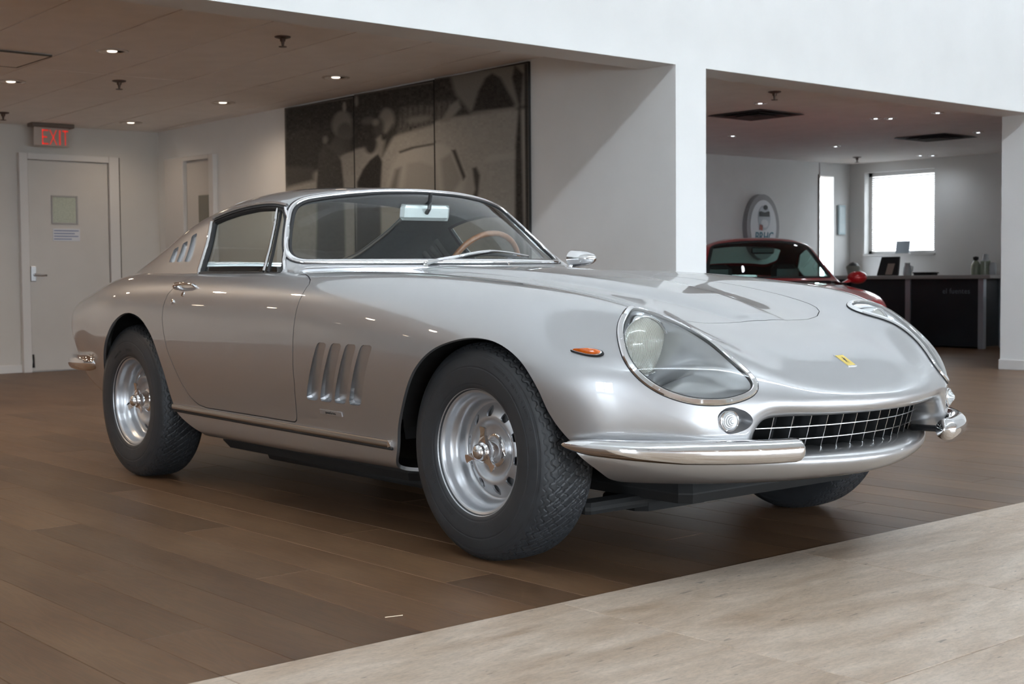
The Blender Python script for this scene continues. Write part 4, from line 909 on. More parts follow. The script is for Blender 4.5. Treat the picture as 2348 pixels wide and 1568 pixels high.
for s in (-1,1):
    sb=MB(); V=[];F=[]
    rows=[(-1.50,.45,.20,.23),(-1.84,.47,.21,.24),(-1.93,.50,.20,.23),(-2.02,.74,.19,.22),(-2.075,.86,.15,.19)]
    sb.bbox((-1.96,s*.34-.24,.38),(-1.48,s*.34+.24,.50),.05); o=sb.obj('seat',M['leather'],CAR,smooth=False)
    sb=MB()
    P_=[]; 
    for x,z,w_ in ((-1.88,.44,.24),(-1.95,.58,.24),(-2.02,.74,.22),(-2.07,.84,.16)):
        for dx in (0,-.09): P_.append((x+dx,z,w_))
    for i in range(3):
        a,b,c,d=P_[2*i],P_[2*i+1],P_[2*i+2],P_[2*i+3]; y0=s*.34
        sb.hexa([(b[0],y0-b[2],b[1]),(a[0],y0-a[2]*.92,a[1]),(a[0],y0+a[2]*.92,a[1]),(b[0],y0+b[2],b[1]),(d[0],y0-d[2],d[1]),(c[0],y0-c[2]*.92,c[1]),(c[0],y0+c[2]*.92,c[1]),(d[0],y0+d[2],d[1])])
    sb.obj('seat_back',M['leather'],o)
mb=MB(); mb.hexa([(-2.84,-.56,.80),(-2.14,-.66,.78),(-2.14,.66,.78),(-2.84,.56,.80),(-2.84,-.56,.83),(-2.14,-.66,.81),(-2.14,.66,.81),(-2.84,.56,.83)]); mb.obj('parcel_shelf',M['trimgrey'],CAR)
mb=MB(); mb.hexa([(-2.16,-.66,.30),(-2.12,-.66,.30),(-2.12,.66,.30),(-2.16,.66,.30),(-2.20,-.66,.80),(-2.16,-.66,.80),(-2.16,.66,.80),(-2.20,.66,.80)]); mb.obj('rear_bulkhead',M['trimgrey'],CAR)
for s in (-1,1):
    MB().box((-2.1,s*.70-.012,.30),(-1.15,s*.70+.012,.86)).obj('door_card',M['leather'],DOORS[s])
# seat belt straps and rear-view mirror
rm=np.array([-1.335,0,1.115]); a_=math.radians(-6)
RVM=MB().bbox((-.018,-.115,-.032),(.010,.115,.032),.018).obj('rear_view_mirror',M['mirrorback'] if 'mirrorback' in M else M['trimgrey'],CAR,smooth=False,label='silver-backed rear-view mirror'); RVM.location=rm; RVM.rotation_euler=(0,math.radians(10),a_)
MB().tube([(.010,0,.0),(.030,0,.02),(.030,0,.085)],[.009,.008,.008],10).obj('mirror_stalk',M['black'],RVM)
MB().box((-.0190,-.105,-.026),(-.0185,.105,.026)).obj('mirror_glass',M['chrome'],RVM)
# ================================================================== building
M['wall']=noisy(mat('white_wall_paint',(.84,.84,.83),.75),3,.02,bump=.02)
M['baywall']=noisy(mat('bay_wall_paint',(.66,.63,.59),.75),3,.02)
M['ceil']=noisy(mat('ceiling_board',(.90,.87,.845),.85),5,.03)
M['base']=mat('baseboard_paint',(.72,.70,.68),.5)
M['door']=noisy(mat('door_paint',(.64,.61,.575),.5),4,.02)
M['joint']=mat('dark_joint',(.10,.085,.07),.9)
M['dark']=noisy(mat('dark_panel',(.018,.024,.030),.45),6,.1)
M['grey']=mat('grey_laminate',(.42,.41,.40),.4)
# --- oak planks
def plank_mat():
    m=mat('oak_plank',(.2,.12,.07),.42,spec=.4); n,l,b=nodes(m)
    tc=n.new('ShaderNodeTexCoord'); oi=n.new('ShaderNodeObjectInfo')
    ofs=n.new('ShaderNodeVectorMath'); ofs.operation='MULTIPLY_ADD'; ofs.inputs[1].default_value=(1,1,1)
    sc=n.new('ShaderNodeVectorMath'); sc.operation='SCALE'; sc.inputs['Scale'].default_value=37.0
    cmb=n.new('ShaderNodeCombineXYZ'); l.new(oi.outputs['Random'],cmb.inputs[0]); l.new(oi.outputs['Random'],cmb.inputs[1]); l.new(cmb.outputs[0],sc.inputs[0])
    l.new(tc.outputs['Object'],ofs.inputs[0]); l.new(sc.outputs[0],ofs.inputs[2])
    mp=n.new('ShaderNodeMapping'); mp.inputs['Scale'].default_value=(1.1,9,9); l.new(ofs.outputs[0],mp.inputs[0])
    n1=n.new('ShaderNodeTexNoise'); n1.inputs['Scale'].default_value=1.5; n1.inputs['Detail'].default_value=4; n1.inputs['Distortion'].default_value=.6; l.new(mp.outputs[0],n1.inputs[0])
    # cathedral grain: bands of a distorted field
    mm=n.new('ShaderNodeMath'); mm.operation='MULTIPLY'; mm.inputs[1].default_value=60; l.new(n1.outputs[0],mm.inputs[0])
    sn=n.new('ShaderNodeMath'); sn.operation='SINE'; l.new(mm.outputs[0],sn.inputs[0])
    mp2=n.new('ShaderNodeMapping'); mp2.inputs['Scale'].default_value=(6,220,220); l.new(ofs.outputs[0],mp2.inputs[0])
    n2=n.new('ShaderNodeTexNoise'); n2.inputs['Scale'].default_value=1; n2.inputs['Detail'].default_value=3; l.new(mp2.outputs[0],n2.inputs[0])
    mp3=n.new('ShaderNodeMapping'); mp3.inputs['Scale'].default_value=(1.5,4,4); l.new(ofs.outputs[0],mp3.inputs[0])
    n3=n.new('ShaderNodeTexNoise'); n3.inputs['Scale'].default_value=1; n3.inputs['Detail'].default_value=3; l.new(mp3.outputs[0],n3.inputs[0])
    cr=n.new('ShaderNodeValToRGB'); e=cr.color_ramp.elements; e[0].position=.25; e[0].color=(.105,.052,.024,1); e[1].position=.78; e[1].color=(.180,.102,.053,1); l.new(n3.outputs[0],cr.inputs[0])
    def mul(prev,src,lo,hi,a,bb):
        mr=n.new('ShaderNodeMapRange'); mr.inputs[1].default_value=a; mr.inputs[2].default_value=bb; mr.inputs[3].default_value=lo; mr.inputs[4].default_value=hi; l.new(src,mr.inputs[0])
        mx=n.new('ShaderNodeMix'); mx.data_type='RGBA'; mx.blend_type='MULTIPLY'; mx.inputs[0].default_value=1; l.new(prev,mx.inputs[6]); l.new(mr.outputs[0],mx.inputs[7]); return mx.outputs[2]
    c=mul(cr.outputs[0],sn.outputs[0],.90,1.04,-1,1); c=mul(c,n2.outputs[0],.86,1.10,.35,.65); c=mul(c,oi.outputs['Random'],.80,1.22,0,1)
    l.new(c,b.inputs['Base Color'])
    rr=n.new('ShaderNodeMapRange'); rr.inputs[3].default_value=.34; rr.inputs[4].default_value=.50; l.new(n2.outputs[0],rr.inputs[0]); l.new(rr.outputs[0],b.inputs['Roughness'])
    bp=n.new('ShaderNodeBump'); bp.inputs['Strength'].default_value=.25; bp.inputs['Distance'].default_value=.0012; l.new(n2.outputs[0],bp.inputs['Height']); l.new(bp.outputs[0],b.inputs['Normal'])
    return m
M['plank']=plank_mat()
def farwood():
    m=M['plank'].copy(); m.name='oak_floor_far'; n=m.node_tree.nodes; l=m.node_tree.links; return m
M['farwood']=farwood()
XE=.547                                  # marble edge
PY0,PY1,PX0=-3.038,4.383,-5.6            # plank field
fl=MB()
fl.box((PX0,PY0,-.12),(XE,PY1,-.006))
fl.box((-9.6,-9.0,-.12),(PX0,14.2,0)); fl.box((PX0,-9.0,-.12),(XE,PY0,0)); fl.box((PX0,PY1,-.12),(XE,14.2,0)); fl.box((XE,-9.0,-.12),(12.4,14.2,-.004))
FLOOR=fl.obj('floor',[M['farwood']],None,kind='structure')
W_P=.181; cache={}
def plank(L):
    if L not in cache:
        g=.0007; c=.0012; mb=MB(); x0,x1,y0,y1=g,L-g,g,W_P-g
        mb.add([(x0+c,y0+c,0),(x1-c,y0+c,0),(x1-c,y1-c,0),(x0+c,y1-c,0),(x0,y0,-.0015),(x1,y0,-.0015),(x1,y1,-.0015),(x0,y1,-.0015),(x0,y0,-.006),(x1,y0,-.006),(x1,y1,-.006),(x0,y1,-.006)],[(0,1,2,3),(4,5,1,0),(5,6,2,1),(6,7,3,2),(7,4,0,3),(8,9,5,4),(9,10,6,5),(10,11,7,6),(11,8,4,7)])
        o=mb.obj('plank',M['plank'],FLOOR); cache[L]=o.data; bpy.data.objects.remove(o)
    return cache[L]
for r in range(41):
    y=PY0+r*W_P; x=XE; first=True
    while x>PX0+.01:
        L=[.4,.8,1.2,1.6,2.0][(r*7+3)%5] if first else [2.2,1.8,2.0][(r*3+int(-x*2))%3]; first=False
        L=min(L,round(x-PX0,3)); o=bpy.data.objects.new('plank',plank(L)); link(o,FLOOR); o.location=(x-L,y,random.uniform(-.0002,.0003)); x-=L
# --- travertine aisle
def trav():
    m=mat('travertine',(.6,.52,.44),.38,spec=.4); n,l,b=nodes(m)
    tc=n.new('ShaderNodeTexCoord'); oi=n.new('ShaderNodeObjectInfo'); cmb=n.new('ShaderNodeCombineXYZ'); l.new(oi.outputs['Random'],cmb.inputs[0]); l.new(oi.outputs['Random'],cmb.inputs[2])
    sc=n.new('ShaderNodeVectorMath'); sc.operation='SCALE'; sc.inputs['Scale'].default_value=19; l.new(cmb.outputs[0],sc.inputs[0])
    ad=n.new('ShaderNodeVectorMath'); ad.operation='ADD'; l.new(tc.outputs['Object'],ad.inputs[0]); l.new(sc.outputs[0],ad.inputs[1])
    def noise(scale,map_,detail,dist=0,rough=.6):
        mp=n.new('ShaderNodeMapping'); mp.inputs['Scale'].default_value=map_; l.new(ad.outputs[0],mp.inputs[0])
        x=n.new('ShaderNodeTexNoise'); x.inputs['Scale'].default_value=scale; x.inputs['Detail'].default_value=detail; x.inputs['Distortion'].default_value=dist; x.inputs['Roughness'].default_value=rough; l.new(mp.outputs[0],x.inputs[0]); return x.outputs[0]
    a=noise(1.6,(5,1.0,1),7,.8); c=noise(14,(4,1.1,1),5,.5,.7); d=noise(60,(3,1,1),3,.3,.7)
    cr=n.new('ShaderNodeValToRGB'); e=cr.color_ramp.elements; e[0].position=.33; e[0].color=(.45,.335,.24,1); e[1].position=.68; e[1].color=(.66,.55,.45,1); l.new(a,cr.inputs[0])
    def mul(prev,src,lo,hi,p,q):
        mr=n.new('ShaderNodeMapRange'); mr.inputs[1].default_value=p; mr.inputs[2].default_value=q; mr.inputs[3].default_value=lo; mr.inputs[4].default_value=hi; l.new(src,mr.inputs[0])
        mx=n.new('ShaderNodeMix'); mx.data_type='RGBA'; mx.blend_type='MULTIPLY'; mx.inputs[0].default_value=1; l.new(prev,mx.inputs[6]); l.new(mr.outputs[0],mx.inputs[7]); return mx.outputs[2]
    x=mul(cr.outputs[0],c,.86,1.08,.32,.66); x=mul(x,d,.84,1.07,.30,.55)
    pit=noise(26,(2.6,.55,1),2,.4); x=mul(x,pit,.55,1.0,.27,.31)
    l.new(x,b.inputs['Base Color'])
    bp=n.new('ShaderNodeBump'); bp.inputs['Strength'].default_value=.35; bp.inputs['Distance'].default_value=.002; l.new(pit,bp.inputs['Height']); l.new(bp.outputs[0],b.inputs['Normal'])
    return m
M['trav']=trav()
TW,TL=.980,.974; g=.0012; c=.0015
tm=MB(); x1,y1=TL-g,TW-g
tm.add([(g+c,g+c,.0015),(x1-c,g+c,.0015),(x1-c,y1-c,.0015),(g+c,y1-c,.0015),(g,g,0),(x1,g,0),(x1,y1,0),(g,y1,0),(g,g,-.004),(x1,g,-.004),(x1,y1,-.004),(g,y1,-.004)],[(0,1,2,3),(4,5,1,0),(5,6,2,1),(6,7,3,2),(7,4,0,3),(8,9,5,4),(9,10,6,5),(10,11,7,6),(11,8,4,7)])
t0=tm.obj('tile',M['trav'],FLOOR); tmesh=t0.data; bpy.data.objects.remove(t0)
for i in range(5):
    for j in range(-5,8):
        o=bpy.data.objects.new('tile',tmesh); link(o,FLOOR); o.location=(XE+i*TL,-.975+j*TW,.0008)
# --- walls of the atrium and the two bays
HB=2.215                                  # underside of the header
WP=np.array([-2.96,3.285]); WD=np.array([-6.51,-.415]); WD/=np.linalg.norm(WD); WNr=np.array([-WD[1],WD[0]])   # mural wall
def wpt(s,d=0): p=WP+WD*s+WNr*d; return p
YR=7.79
def S(name,mb,m,**k): return mb.obj(name,m,None,kind='structure',**k)
S('trim_1',MB().box((-3.25,-9.0,HB),(-2.96,14.0,9.0)),M['wall'],label='tall white header wall over the two bay openings')
S('trim_2',MB().box((4.6,-9.0,HB),(4.9,14.0,7.7)).box((4.6,-9.0,8.5),(4.9,14.0,9.0)),M['wall'])
e=wpt(6.53); 
mb=MB(); q=[wpt(0.0),wpt(6.53),wpt(6.53,-.30),(-2.96,3.578)]
mb.hexa([(p[0],p[1],0) for p in q]+[(p[0],p[1],HB) for p in q]); q=[wpt(.27),wpt(6.53),wpt(6.53,-.30),(-3.24,3.56)]; mb.hexa([(p[0],p[1],HB) for p in q]+[(p[0],p[1],2.6) for p in q]); S('wall_mural',mb,M['wall'],label='white wall with the pillar end between the bays')
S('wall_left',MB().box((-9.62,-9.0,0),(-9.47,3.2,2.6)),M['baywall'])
S('wall_right',MB().box((-3.25,YR,0),(-2.96,14.0,HB)),M['wall'])
S('baseboard_right',MB().bbox((-3.262,YR-.014,0),(-2.945,14.0,.09),.006),M['base'])
S('baseboard_left',MB().bbox((-9.475,-9.0,0),(-9.455,1.50,.075),.004),M['base'])
q=[wpt(.0,-.001+.002),wpt(6.5,.001),wpt(6.5,.014),wpt(.0,.014)]
S('baseboard_mural',MB().hexa([(p[0],p[1],0) for p in q]+[(p[0],p[1],.075) for p in q]),M['base'])
# ceilings: boards of the left bay as separate panels running to the back wall
cz=lambda x,y: 2.302+(x+9.45)*.019+(y-2.88)*.009
CE=S('ceiling',MB().box((-9.6,-9.0,2.62),(-3.2,14.0,2.70)),M['joint'])
for k in range(-14,6):
    ya,yb=.355+.61*k,.355+.61*(k+1)-.012
    if ya>3.2: continue
    for xa,xb in ((-9.47,-6.4),(-6.39,-3.25)):
        yb2=min(yb,3.27)
        MB().hexa([(x,y,cz(x,y)) for x,y in ((xa,ya),(xb,ya),(xb,yb2),(xa,yb2))]+[(x,y,cz(x,y)+.02) for x,y in ((xa,ya),(xb,ya),(xb,yb2),(xa,yb2))]).obj('panel',M['ceil'],CE)
# right bay
CR=2.27
S('ceiling',MB().box((-9.47,3.4,CR),(-3.25,14.0,CR+.05)),M['ceil'])
mb=MB(); mb.box((-7.80,3.3,0),(-7.65,11.05,CR)); mb.box((-7.80,11.36,0),(-7.65,11.9,CR)); S('wall_sign',mb,M['wall'])
mb=MB(); y0=11.70
wx0,wx1,wz0,wz1=-7.42,-6.40,1.10,2.15
mb.box((-7.7,y0,0),(wx0,y0+.25,CR)); mb.box((wx1,y0,0),(-4.6,y0+.25,CR)); mb.box((-3.35,y0,0),(-3.0,y0+.25,CR)); mb.box((-4.6,y0,0),(-3.35,y0+.25,.7)); mb.box((-4.6,y0,2.1),(-3.35,y0+.25,CR)); mb.box((wx0,y0,0),(wx1,y0+.25,wz0)); mb.box((wx0,y0,wz1),(wx1,y0+.25,CR)); S('wall_window',mb,M['wall'])  # opening nearer the header is unseen, added to brighten sign wall and ceiling
S('baseboard_window',MB().box((-7.6,y0-.014,0),(-3.2,y0,.08)),M['base'])
S('wall_hall',MB().box((-9.2,10.6,0),(-9.1,12.3,CR)),noisy(mat('cream_hall_paint',(.78,.62,.42),.8),3,.03))
# atrium ceiling with its long rooflight, far ends, and the bay behind the camera
mb=MB(); mb.box((-3.25,-9.0,9.0),(4.9,14.0,9.15)); S('ceiling',mb,M['wall'])
S('wall_end',MB().box((-9.6,14.0,0),(12.4,14.15,9.15)),M['wall'])
mb=MB(); mb.box((-9.6,-9.15,0),(2.0,-9.0,9.15)); mb.box((3.4,-9.15,0),(12.4,-9.0,9.15)); mb.box((2.0,-9.15,2.0),(3.4,-9.0,9.15)); mb.box((2.0,-9.15,0),(3.4,-9.0,.25)); S('wall_entry',mb,M['wall'])
S('ceiling',MB().box((4.9,-9.0,HB),(12.0,14.0,HB+.05)),M['ceil'])
mb=MB(); mb.box((12.0,-9.0,0),(12.15,14.0,.25)); mb.box((12.0,-9.0,2.10),(12.15,14.0,2.3))
S('wall_glazed',mb,M['wall'])
mb=MB()
for y in np.arange(-9.0,14.1,1.15): mb.box((12.0,y-.035,.25),(12.10,y+.035,2.10))
for y in np.arange(-9.0,14.0,1.15): mb.box((12.02,y,1.25),(12.08,y+1.15,1.29))
S('window_2',mb,mat('window_mullion',(.10,.10,.11),.4,.6))
mb=MB()
for x in np.arange(2.0,3.41,.70): mb.box((x-.03,-9.12,.25),(x+.03,-9.02,2.0))
for z in (1.2,): mb.box((2.0,-9.10,z-.025),(3.4,-9.04,z+.025))
S('window_3',mb,bpy.data.materials['window_mullion'])
S('trim_3',MB().box((-20,-34,-.4),(40,34,-.13)),noisy(mat('pavement_outside',(.28,.28,.27),.9),2,.2))
MB().box((XE-.0005,-9,-.004),(XE+.0015,14,.0012)).obj('trim_4',M['steel'],None,kind='structure')
S('trim_5',MB().box((26,-34,-.2),(27,38,1.7)),noisy(mat('facade_outside',(.22,.23,.22),.9),1.5,.4))
# --- door 1 (exit door) on the left wall
D1=empty('door_1',(-9.47,1.53,0),kind='structure')
def wl(mb): return mb
XL=-9.47
def lbox(y0,y1,z0,z1,d0,d1): 
    return MB().bbox((d0,y0-1.53,z0),(d1,y1-1.53,z1),.004)
lbox(1.545,2.325,.01,1.968,.002,.030).obj('door_leaf',M['door'],D1)
o=lbox(2.330,2.43,0,2.03,.0,.055).obj('door_frame',M['base'],D1); lbox(1.46,1.540,0,2.03,.0,.055).obj('door_frame',M['base'],D1); lbox(1.541,2.329,1.972,2.03,.0,.055).obj('door_frame',M['base'],D1)
lbox(2.43,2.455,0,2.03,.0,.02).obj('frame_edge',M['joint'],D1)
wv_=mat('wired_glass',(.52,.56,.46),.25,coat=1.0); noisy(wv_,60,.1)
lbox(1.775,2.0,1.395,1.632,.030,.033).obj('door_glass',wv_,D1)
for a in ((1.760,1.775,1.38,1.647),(2.0,2.02,1.38,1.647),(1.775,2.0,1.632,1.647),(1.775,2.0,1.38,1.395)): lbox(*a,.030,.040).obj('glass_bead',M['grey'],D1)
L1=lbox(1.548,1.60,.845,.985,.030,.045).obj('lock_plate',M['steel'],D1); MB().tube([(.045,.05,.905),(.085,.05,.905),(.085,.155,.900)],[.011,.011,.009],10).obj('door_handle',M['steel'],L1,smooth=True)
MB().tube([(.030,.028,.165),(.045,.026,.10),(.05,.02,.045)],[.010,.008,.014],8).obj('door_stop',M['black'],D1,smooth=True)
N1=MB().bbox((-9.438,1.770,1.222),(-9.4355,2.034,1.338),.001).obj('notice',mat('notice_paper',(.70,.72,.76),.6),None,label='pale notice with blue text lines on the exit door',cat='notice')
blue=mat('notice_print',(.20,.25,.42),.6)
for k,z in enumerate((1.318,1.292,1.266,1.240)):
    MB().box((-9.4354,1.782,z-.0045),(-9.4350,1.782+(.24,.20,.235,.17)[k],z+.0045)).obj('text_line',blue,N1)
# --- door 2 on the mural wall
T=Matrix(((WD[0],WNr[0],0,WP[0]),(WD[1],WNr[1],0,WP[1]),(0,0,1,0),(0,0,0,1)))
D2=bpy.data.objects.new('door_2',None); link(D2,kind='structure'); D2.matrix_world=T
def mbx(s0,s1,z0,z1,d0,d1,r=.004): return MB().bbox((s0,d0,z0),(s1,d1,z1),r)
mbx(5.545,5.985,.01,1.975,.002,.012).obj('door_leaf',M['door'],D2)
mbx(5.99,6.33,0,2.02,0,.05).obj('door_frame',M['base'],D2); mbx(5.46,5.54,0,2.02,0,.05).obj('door_frame',M['base'],D2); mbx(5.541,5.989,1.98,2.02,0,.05).obj('door_frame',M['base'],D2)
mbx(5.59,5.775,1.30,1.645,.012,.016).obj('door_glass',mat('dim_glass',(.16,.15,.11),.2,coat=1.0),D2)
# --- right bay window with blind
WN_=empty('window_1',(0,0,0),kind='structure')
sk=mat('daylight_blind',(.9,.95,1.0),.6,emit=(.93,.97,1.0),estr=1.6)
fm=M['base']
for a,b in (((wx0,y0+.10,wz0),(wx0+.05,y0+.16,wz1)),((wx1-.05,y0+.10,wz0),(wx1,y0+.16,wz1)),((wx0,y0+.10,wz1-.05),(wx1,y0+.16,wz1)),((wx0,y0+.10,wz0),(wx1,y0+.16,wz0+.04))): MB().box(a,b).obj('window_frame',fm,WN_)
MB().box((wx0-.02,y0-.03,wz0-.02),(wx1+.02,y0+.10,wz0)).obj('window_sill',M['base'],WN_)
k=0
for z in np.arange(wz0+.06,wz1-.06,.026):
    MB().hexa([(wx0+.055,y0+.085,z),(wx1-.055,y0+.085,z),(wx1-.055,y0+.100,z+.018),(wx0+.055,y0+.100,z+.018),(wx0+.055,y0+.0855,z+.001),(wx1-.055,y0+.0855,z+.001),(wx1-.055,y0+.1005,z+.019),(wx0+.055,y0+.1005,z+.019)]).obj('blind_slat',mat('blind_slat',(.85,.88,.9),.5) if k==0 else bpy.data.materials['blind_slat'],WN_); k+=1
MB().box((wx0+.05,y0+.150,wz0+.03),(wx1-.05,y0+.152,wz1-.04)).obj('window_pane',sk,WN_)
UP,DB=45,22
# ================================================================== fittings and things in the bays
def thing(name,label,cat,group=None,loc=(0,0,0),rotz=0): return empty(name,loc,rotz,label=label,cat=cat,group=group)
# --- recessed downlights
M['bulb']=mat('lamp_glow',(1,.9,.8),.4,emit=(1,.88,.74),estr=.9)
M['bulbcool']=mat('lamp_glow_cool',(1,1,1),.4,emit=(.85,.92,1),estr=2.2)
M['can']=noisy(mat('downlight_can',(.62,.56,.50),.3,.4),30,.05)
def downlight(x,y,z,power,label,cool=False,r=.075,tw=0.0):
    t=thing('downlight',label,'ceiling light',None,(x,y,z))
    MB().lathe([(r*1.25,0),(r*1.25,-.004),(r*1.02,-.008),(r,-.004),(r*.92,.0005)],28).obj('trim_ring',M['can'],t,angle=40)
    MB().lathe([(r*.92,.0),(r*.85,.03),(r*.6,.055),(.0001,.06)],24).obj('reflector',M['chrome'],t,smooth=True)
    MB().lathe([(.0001,-.0065),(r*.34,-.0065),(r*.40,.0),(r*.42,.01)],20).obj('bulb',M['bulbcool' if cool else 'bulb'],t,smooth=True)
    if power:
        l=bpy.data.lights.new('spot','SPOT'); l.energy=power; l.spot_size=math.radians(165); l.spot_blend=1.0; l.shadow_soft_size=.05; l.color=(1,.80,.60) if not cool else (.85,.93,1)
        o=bpy.data.objects.new('lamp_light',l); COL.objects.link(o); o.parent=t; o.location=(0,0,-.03)
    return t
def ceil_hit(u,v,zf):
    d=np.array(R_)*((u-1174)/3157.76)+np.array(D_)*((v-784)/3157.76)+np.array(F_); z=2.3
    for _ in range(12):
        p=CAM+d*((z-CAM[2])/d[2]); z=zf(p[0],p[1])
    return p
DLS=[((257,117),'bright downlight nearest the left edge of the header'),((25,187),'downlight at the far left of the board ceiling'),((770,177),'downlight close above the photo mural'),((511,235),'small downlight left of the photo mural top'),((300,281),'warm downlight over the corner beside the exit door')]
for (u,v),lab in DLS:
    p=ceil_hit(u,v,cz); downlight(p[0],p[1],cz(p[0],p[1])-.0,4 if u==300 else 9,lab,r=.085)
n_=0
for x in (6.2,8.4,10.6):               # downlights of the bay behind the camera, which mirror in the chrome
    for y in (-6.5,-3.5,-.5,2.5,5.5,8.5):
        n_+=1; downlight(x,y,HB,DB,'downlight of the bay behind the camera, row %s, place %s'%({6.2:'one',8.4:'two',10.6:'three'}[x],['one','two','three','four','five','six'][(n_-1)%6]),True,.07)
for i_,x in enumerate((-8.6,-6.8,-5.0,-3.8)):       # further lamps of the same bay, left of the picture
    for j_,y in enumerate((-1.7,-3.7,-5.7)): downlight(x,y,cz(x,y),18,'downlight of the board ceiling left of the picture, row %s, place %s'%(['one','two','three'][j_],['one','two','three','four'][i_]),r=.085)
# --- sprinklers
M['brass']=noisy(mat('sprinkler_bronze',(.10,.065,.05),.45,.6),40,.1)
def sprinkler(x,y,z,lab):
    t=thing('sprinkler',lab,'sprinkler',None,(x,y,z))
    MB().lathe([(.052,0),(.050,-.006),(.030,-.012),(.018,-.013),(.016,-.03),(.010,-.032)],20).obj('escutcheon',M['brass'],t,angle=40)
    MB().tube([(0,0,-.03),(0,0,-.062)],[.012,.006],10).obj('body',M['brass'],t)
    MB().lathe([(.0001,-.060),(.026,-.062),(.026,-.066),(.0001,-.068)],16).obj('deflector',M['brass'],t,angle=40)
for (u,v),lab in (((648,84),'sprinkler head nearest the header, right of the downlight'),((273,185),'sprinkler head in the middle of the board ceiling'),((7,258),'sprinkler head at the far left, above the exit wall')):
    p=ceil_hit(u,v,cz); sprinkler(p[0],p[1],cz(p[0],p[1]),lab)
# ceiling access panel at the left edge
p=ceil_hit(20,128,cz); AP=thing('access_panel','square access panel cut into the board ceiling at far left','panel',None,(p[0]-.1,p[1]-.1,cz(*p[:2])))
MB().box((-.30,-.30,-.010),(.30,.30,.004)).obj('hatch',M['ceil'],AP)
for a,b in (((-.31,-.31),(.31,-.30)),((-.31,.30),(.31,.31)),((-.31,-.30),(-.30,.30)),((.30,-.30),(.31,.30))): MB().box((*a,-.012),(*b,.0)).obj('hatch_edge',M['joint'],AP)
# --- exit sign hung from the ceiling in front of the exit door
sx=-9.30; zt=cz(sx,1.72)
EX=thing('exit_sign','hanging EXIT sign with red letters above the exit door','sign',None,(sx,1.722,zt))
MB().bbox((-.06,-.20,-.035),(.06,.20,.001),.004).obj('canopy',mat('canopy_bronze',(.14,.11,.09),.5),EX)
acr=mat('sign_acrylic',(.50,.43,.38),.3,coat=.5); MB().bbox((-.006,-.165,-.205),(.006,.165,-.033),.003).obj('sign_panel',acr,EX)
red=mat('exit_red',(.85,.05,.03),.5,emit=(.95,.06,.04),estr=.14)
GLY={'E':[(0,0,.17,1),(0,0,1,.11),(0,.445,.8,.555),(0,.89,1,1)],'I':[(.1,0,.9,1)],'T':[(.40,0,.60,1),(0,.89,1,1)]}
LW,LH=.052,.138
for ch,y,w in (('E',-.060,.058),('X',.016,.064),('I',.078,.020),('T',.130,.056)):
    mb=MB(); z0=-.192
    if ch=='X':
        for a,b in ((-.5,.5),(.5,-.5)):
            k=.0055; mb.hexa([(.006,y+a*w-k,z0),(.006,y+a*w+k,z0),(.009,y+a*w+k,z0),(.009,y+a*w-k,z0),(.006,y+b*w-k,z0+LH),(.006,y+b*w+k,z0+LH),(.009,y+b*w+k,z0+LH),(.009,y+b*w-k,z0+LH)])
    else:
        for a,b,c,d in GLY[ch]: mb.box((.006,y+(a-.5)*w,z0+b*LH),(.009,y+(c-.5)*w,z0+d*LH))
    mb.obj('letter',red,EX)
# --- photo mural: raster painted in code, printed on three boards
def raster(w,h):
    yy,xx=np.mgrid[0:h,0:w]; return xx/(w-1),yy/(h-1)        # 0..1, y down
def smooth(e,w): return np.clip(.5-e/w,0,1)
MW_,MH_=300,240
X_,Y_=raster(MW_,MH_); img=np.full((MH_,MW_),.30)
def pix(u,v): return u,v
def poly(pts,val,soft=.012,tex=0.0):
    global img
    d=sd_poly(np.stack([X_.ravel(),Y_.ravel()],1),np.array(pts)).reshape(MH_,MW_); a=smooth(d,soft); vv=val
    if tex: 
        q=rng.normal(0,1,(MH_//3+2,MW_//3+2)); q=np.kron(q,np.ones((3,3)))[:MH_,:MW_]; vv=np.clip(val+tex*q,0.004,1)
    img=img*(1-a)+vv*a
def ell(cx,cy,rx,ry,val,soft=.012,rot=0):
    w=np.linspace(0,2*math.pi,28,endpoint=False); c,s=math.cos(rot),math.sin(rot); poly([(cx+rx*math.cos(t)*c-ry*math.sin(t)*s,cy+rx*math.cos(t)*s+ry*math.sin(t)*c) for t in w],val,soft)
# coordinates: fraction across and down the mural; car roof hides it below ~0.48
poly([(0,0),(1,0),(1,.22),(.6,.22),(.42,.30),(0,.36)],.030,.02,.010)             # dark hedge and trees
poly([(0,.20),(.22,.20),(.24,.40),(0,.47)],.018,.03,.004)
poly([(.72,0),(1,0),(1,.20),(.92,.23),(.80,.21),(.74,.10)],.19,.02)              # pale sky
poly([(.80,.20),(.825,.10),(.85,.04),(.875,.02),(.905,.05),(.93,.12),(.955,.19),(.95,.205)],.020,.015,.006)
poly([(.525,.11),(.74,.13),(.74,.20),(.62,.25),(.505,.265)],.085,.02,.02)           # fence
for k in range(9): poly([(.530+.022*k,.115),(.536+.022*k,.115),(.534+.022*k,.23),(.528+.022*k,.23)],.05,.006)
poly([(.70,.22),(.95,.215),(.97,.40),(.9,1),(.0,1),(0,.47),(.14,.41),(.30,.35),(.50,.27),(.70,.22)],.31,.03,.012)   # road
poly([(0,.36),(.14,.38),(.14,.46),(0,.49)],.055,.03)
poly([(.72,.15),(.75,.13),(.76,.17),(.71,.235),(.68,.235)],.22,.015)
ell(.60,.19,.05,.018,.16,.02); ell(.385,.16,.03,.02,.10,.02); ell(.285,.05,.008,.03,.26,.01); ell(.335,.04,.008,.03,.20,.01)
poly([(.955,0),(.985,.05),(.975,.2),(.985,1),(.95,1),(.955,.4),(.968,.2),(.945,.06)],.022,.012,.008)
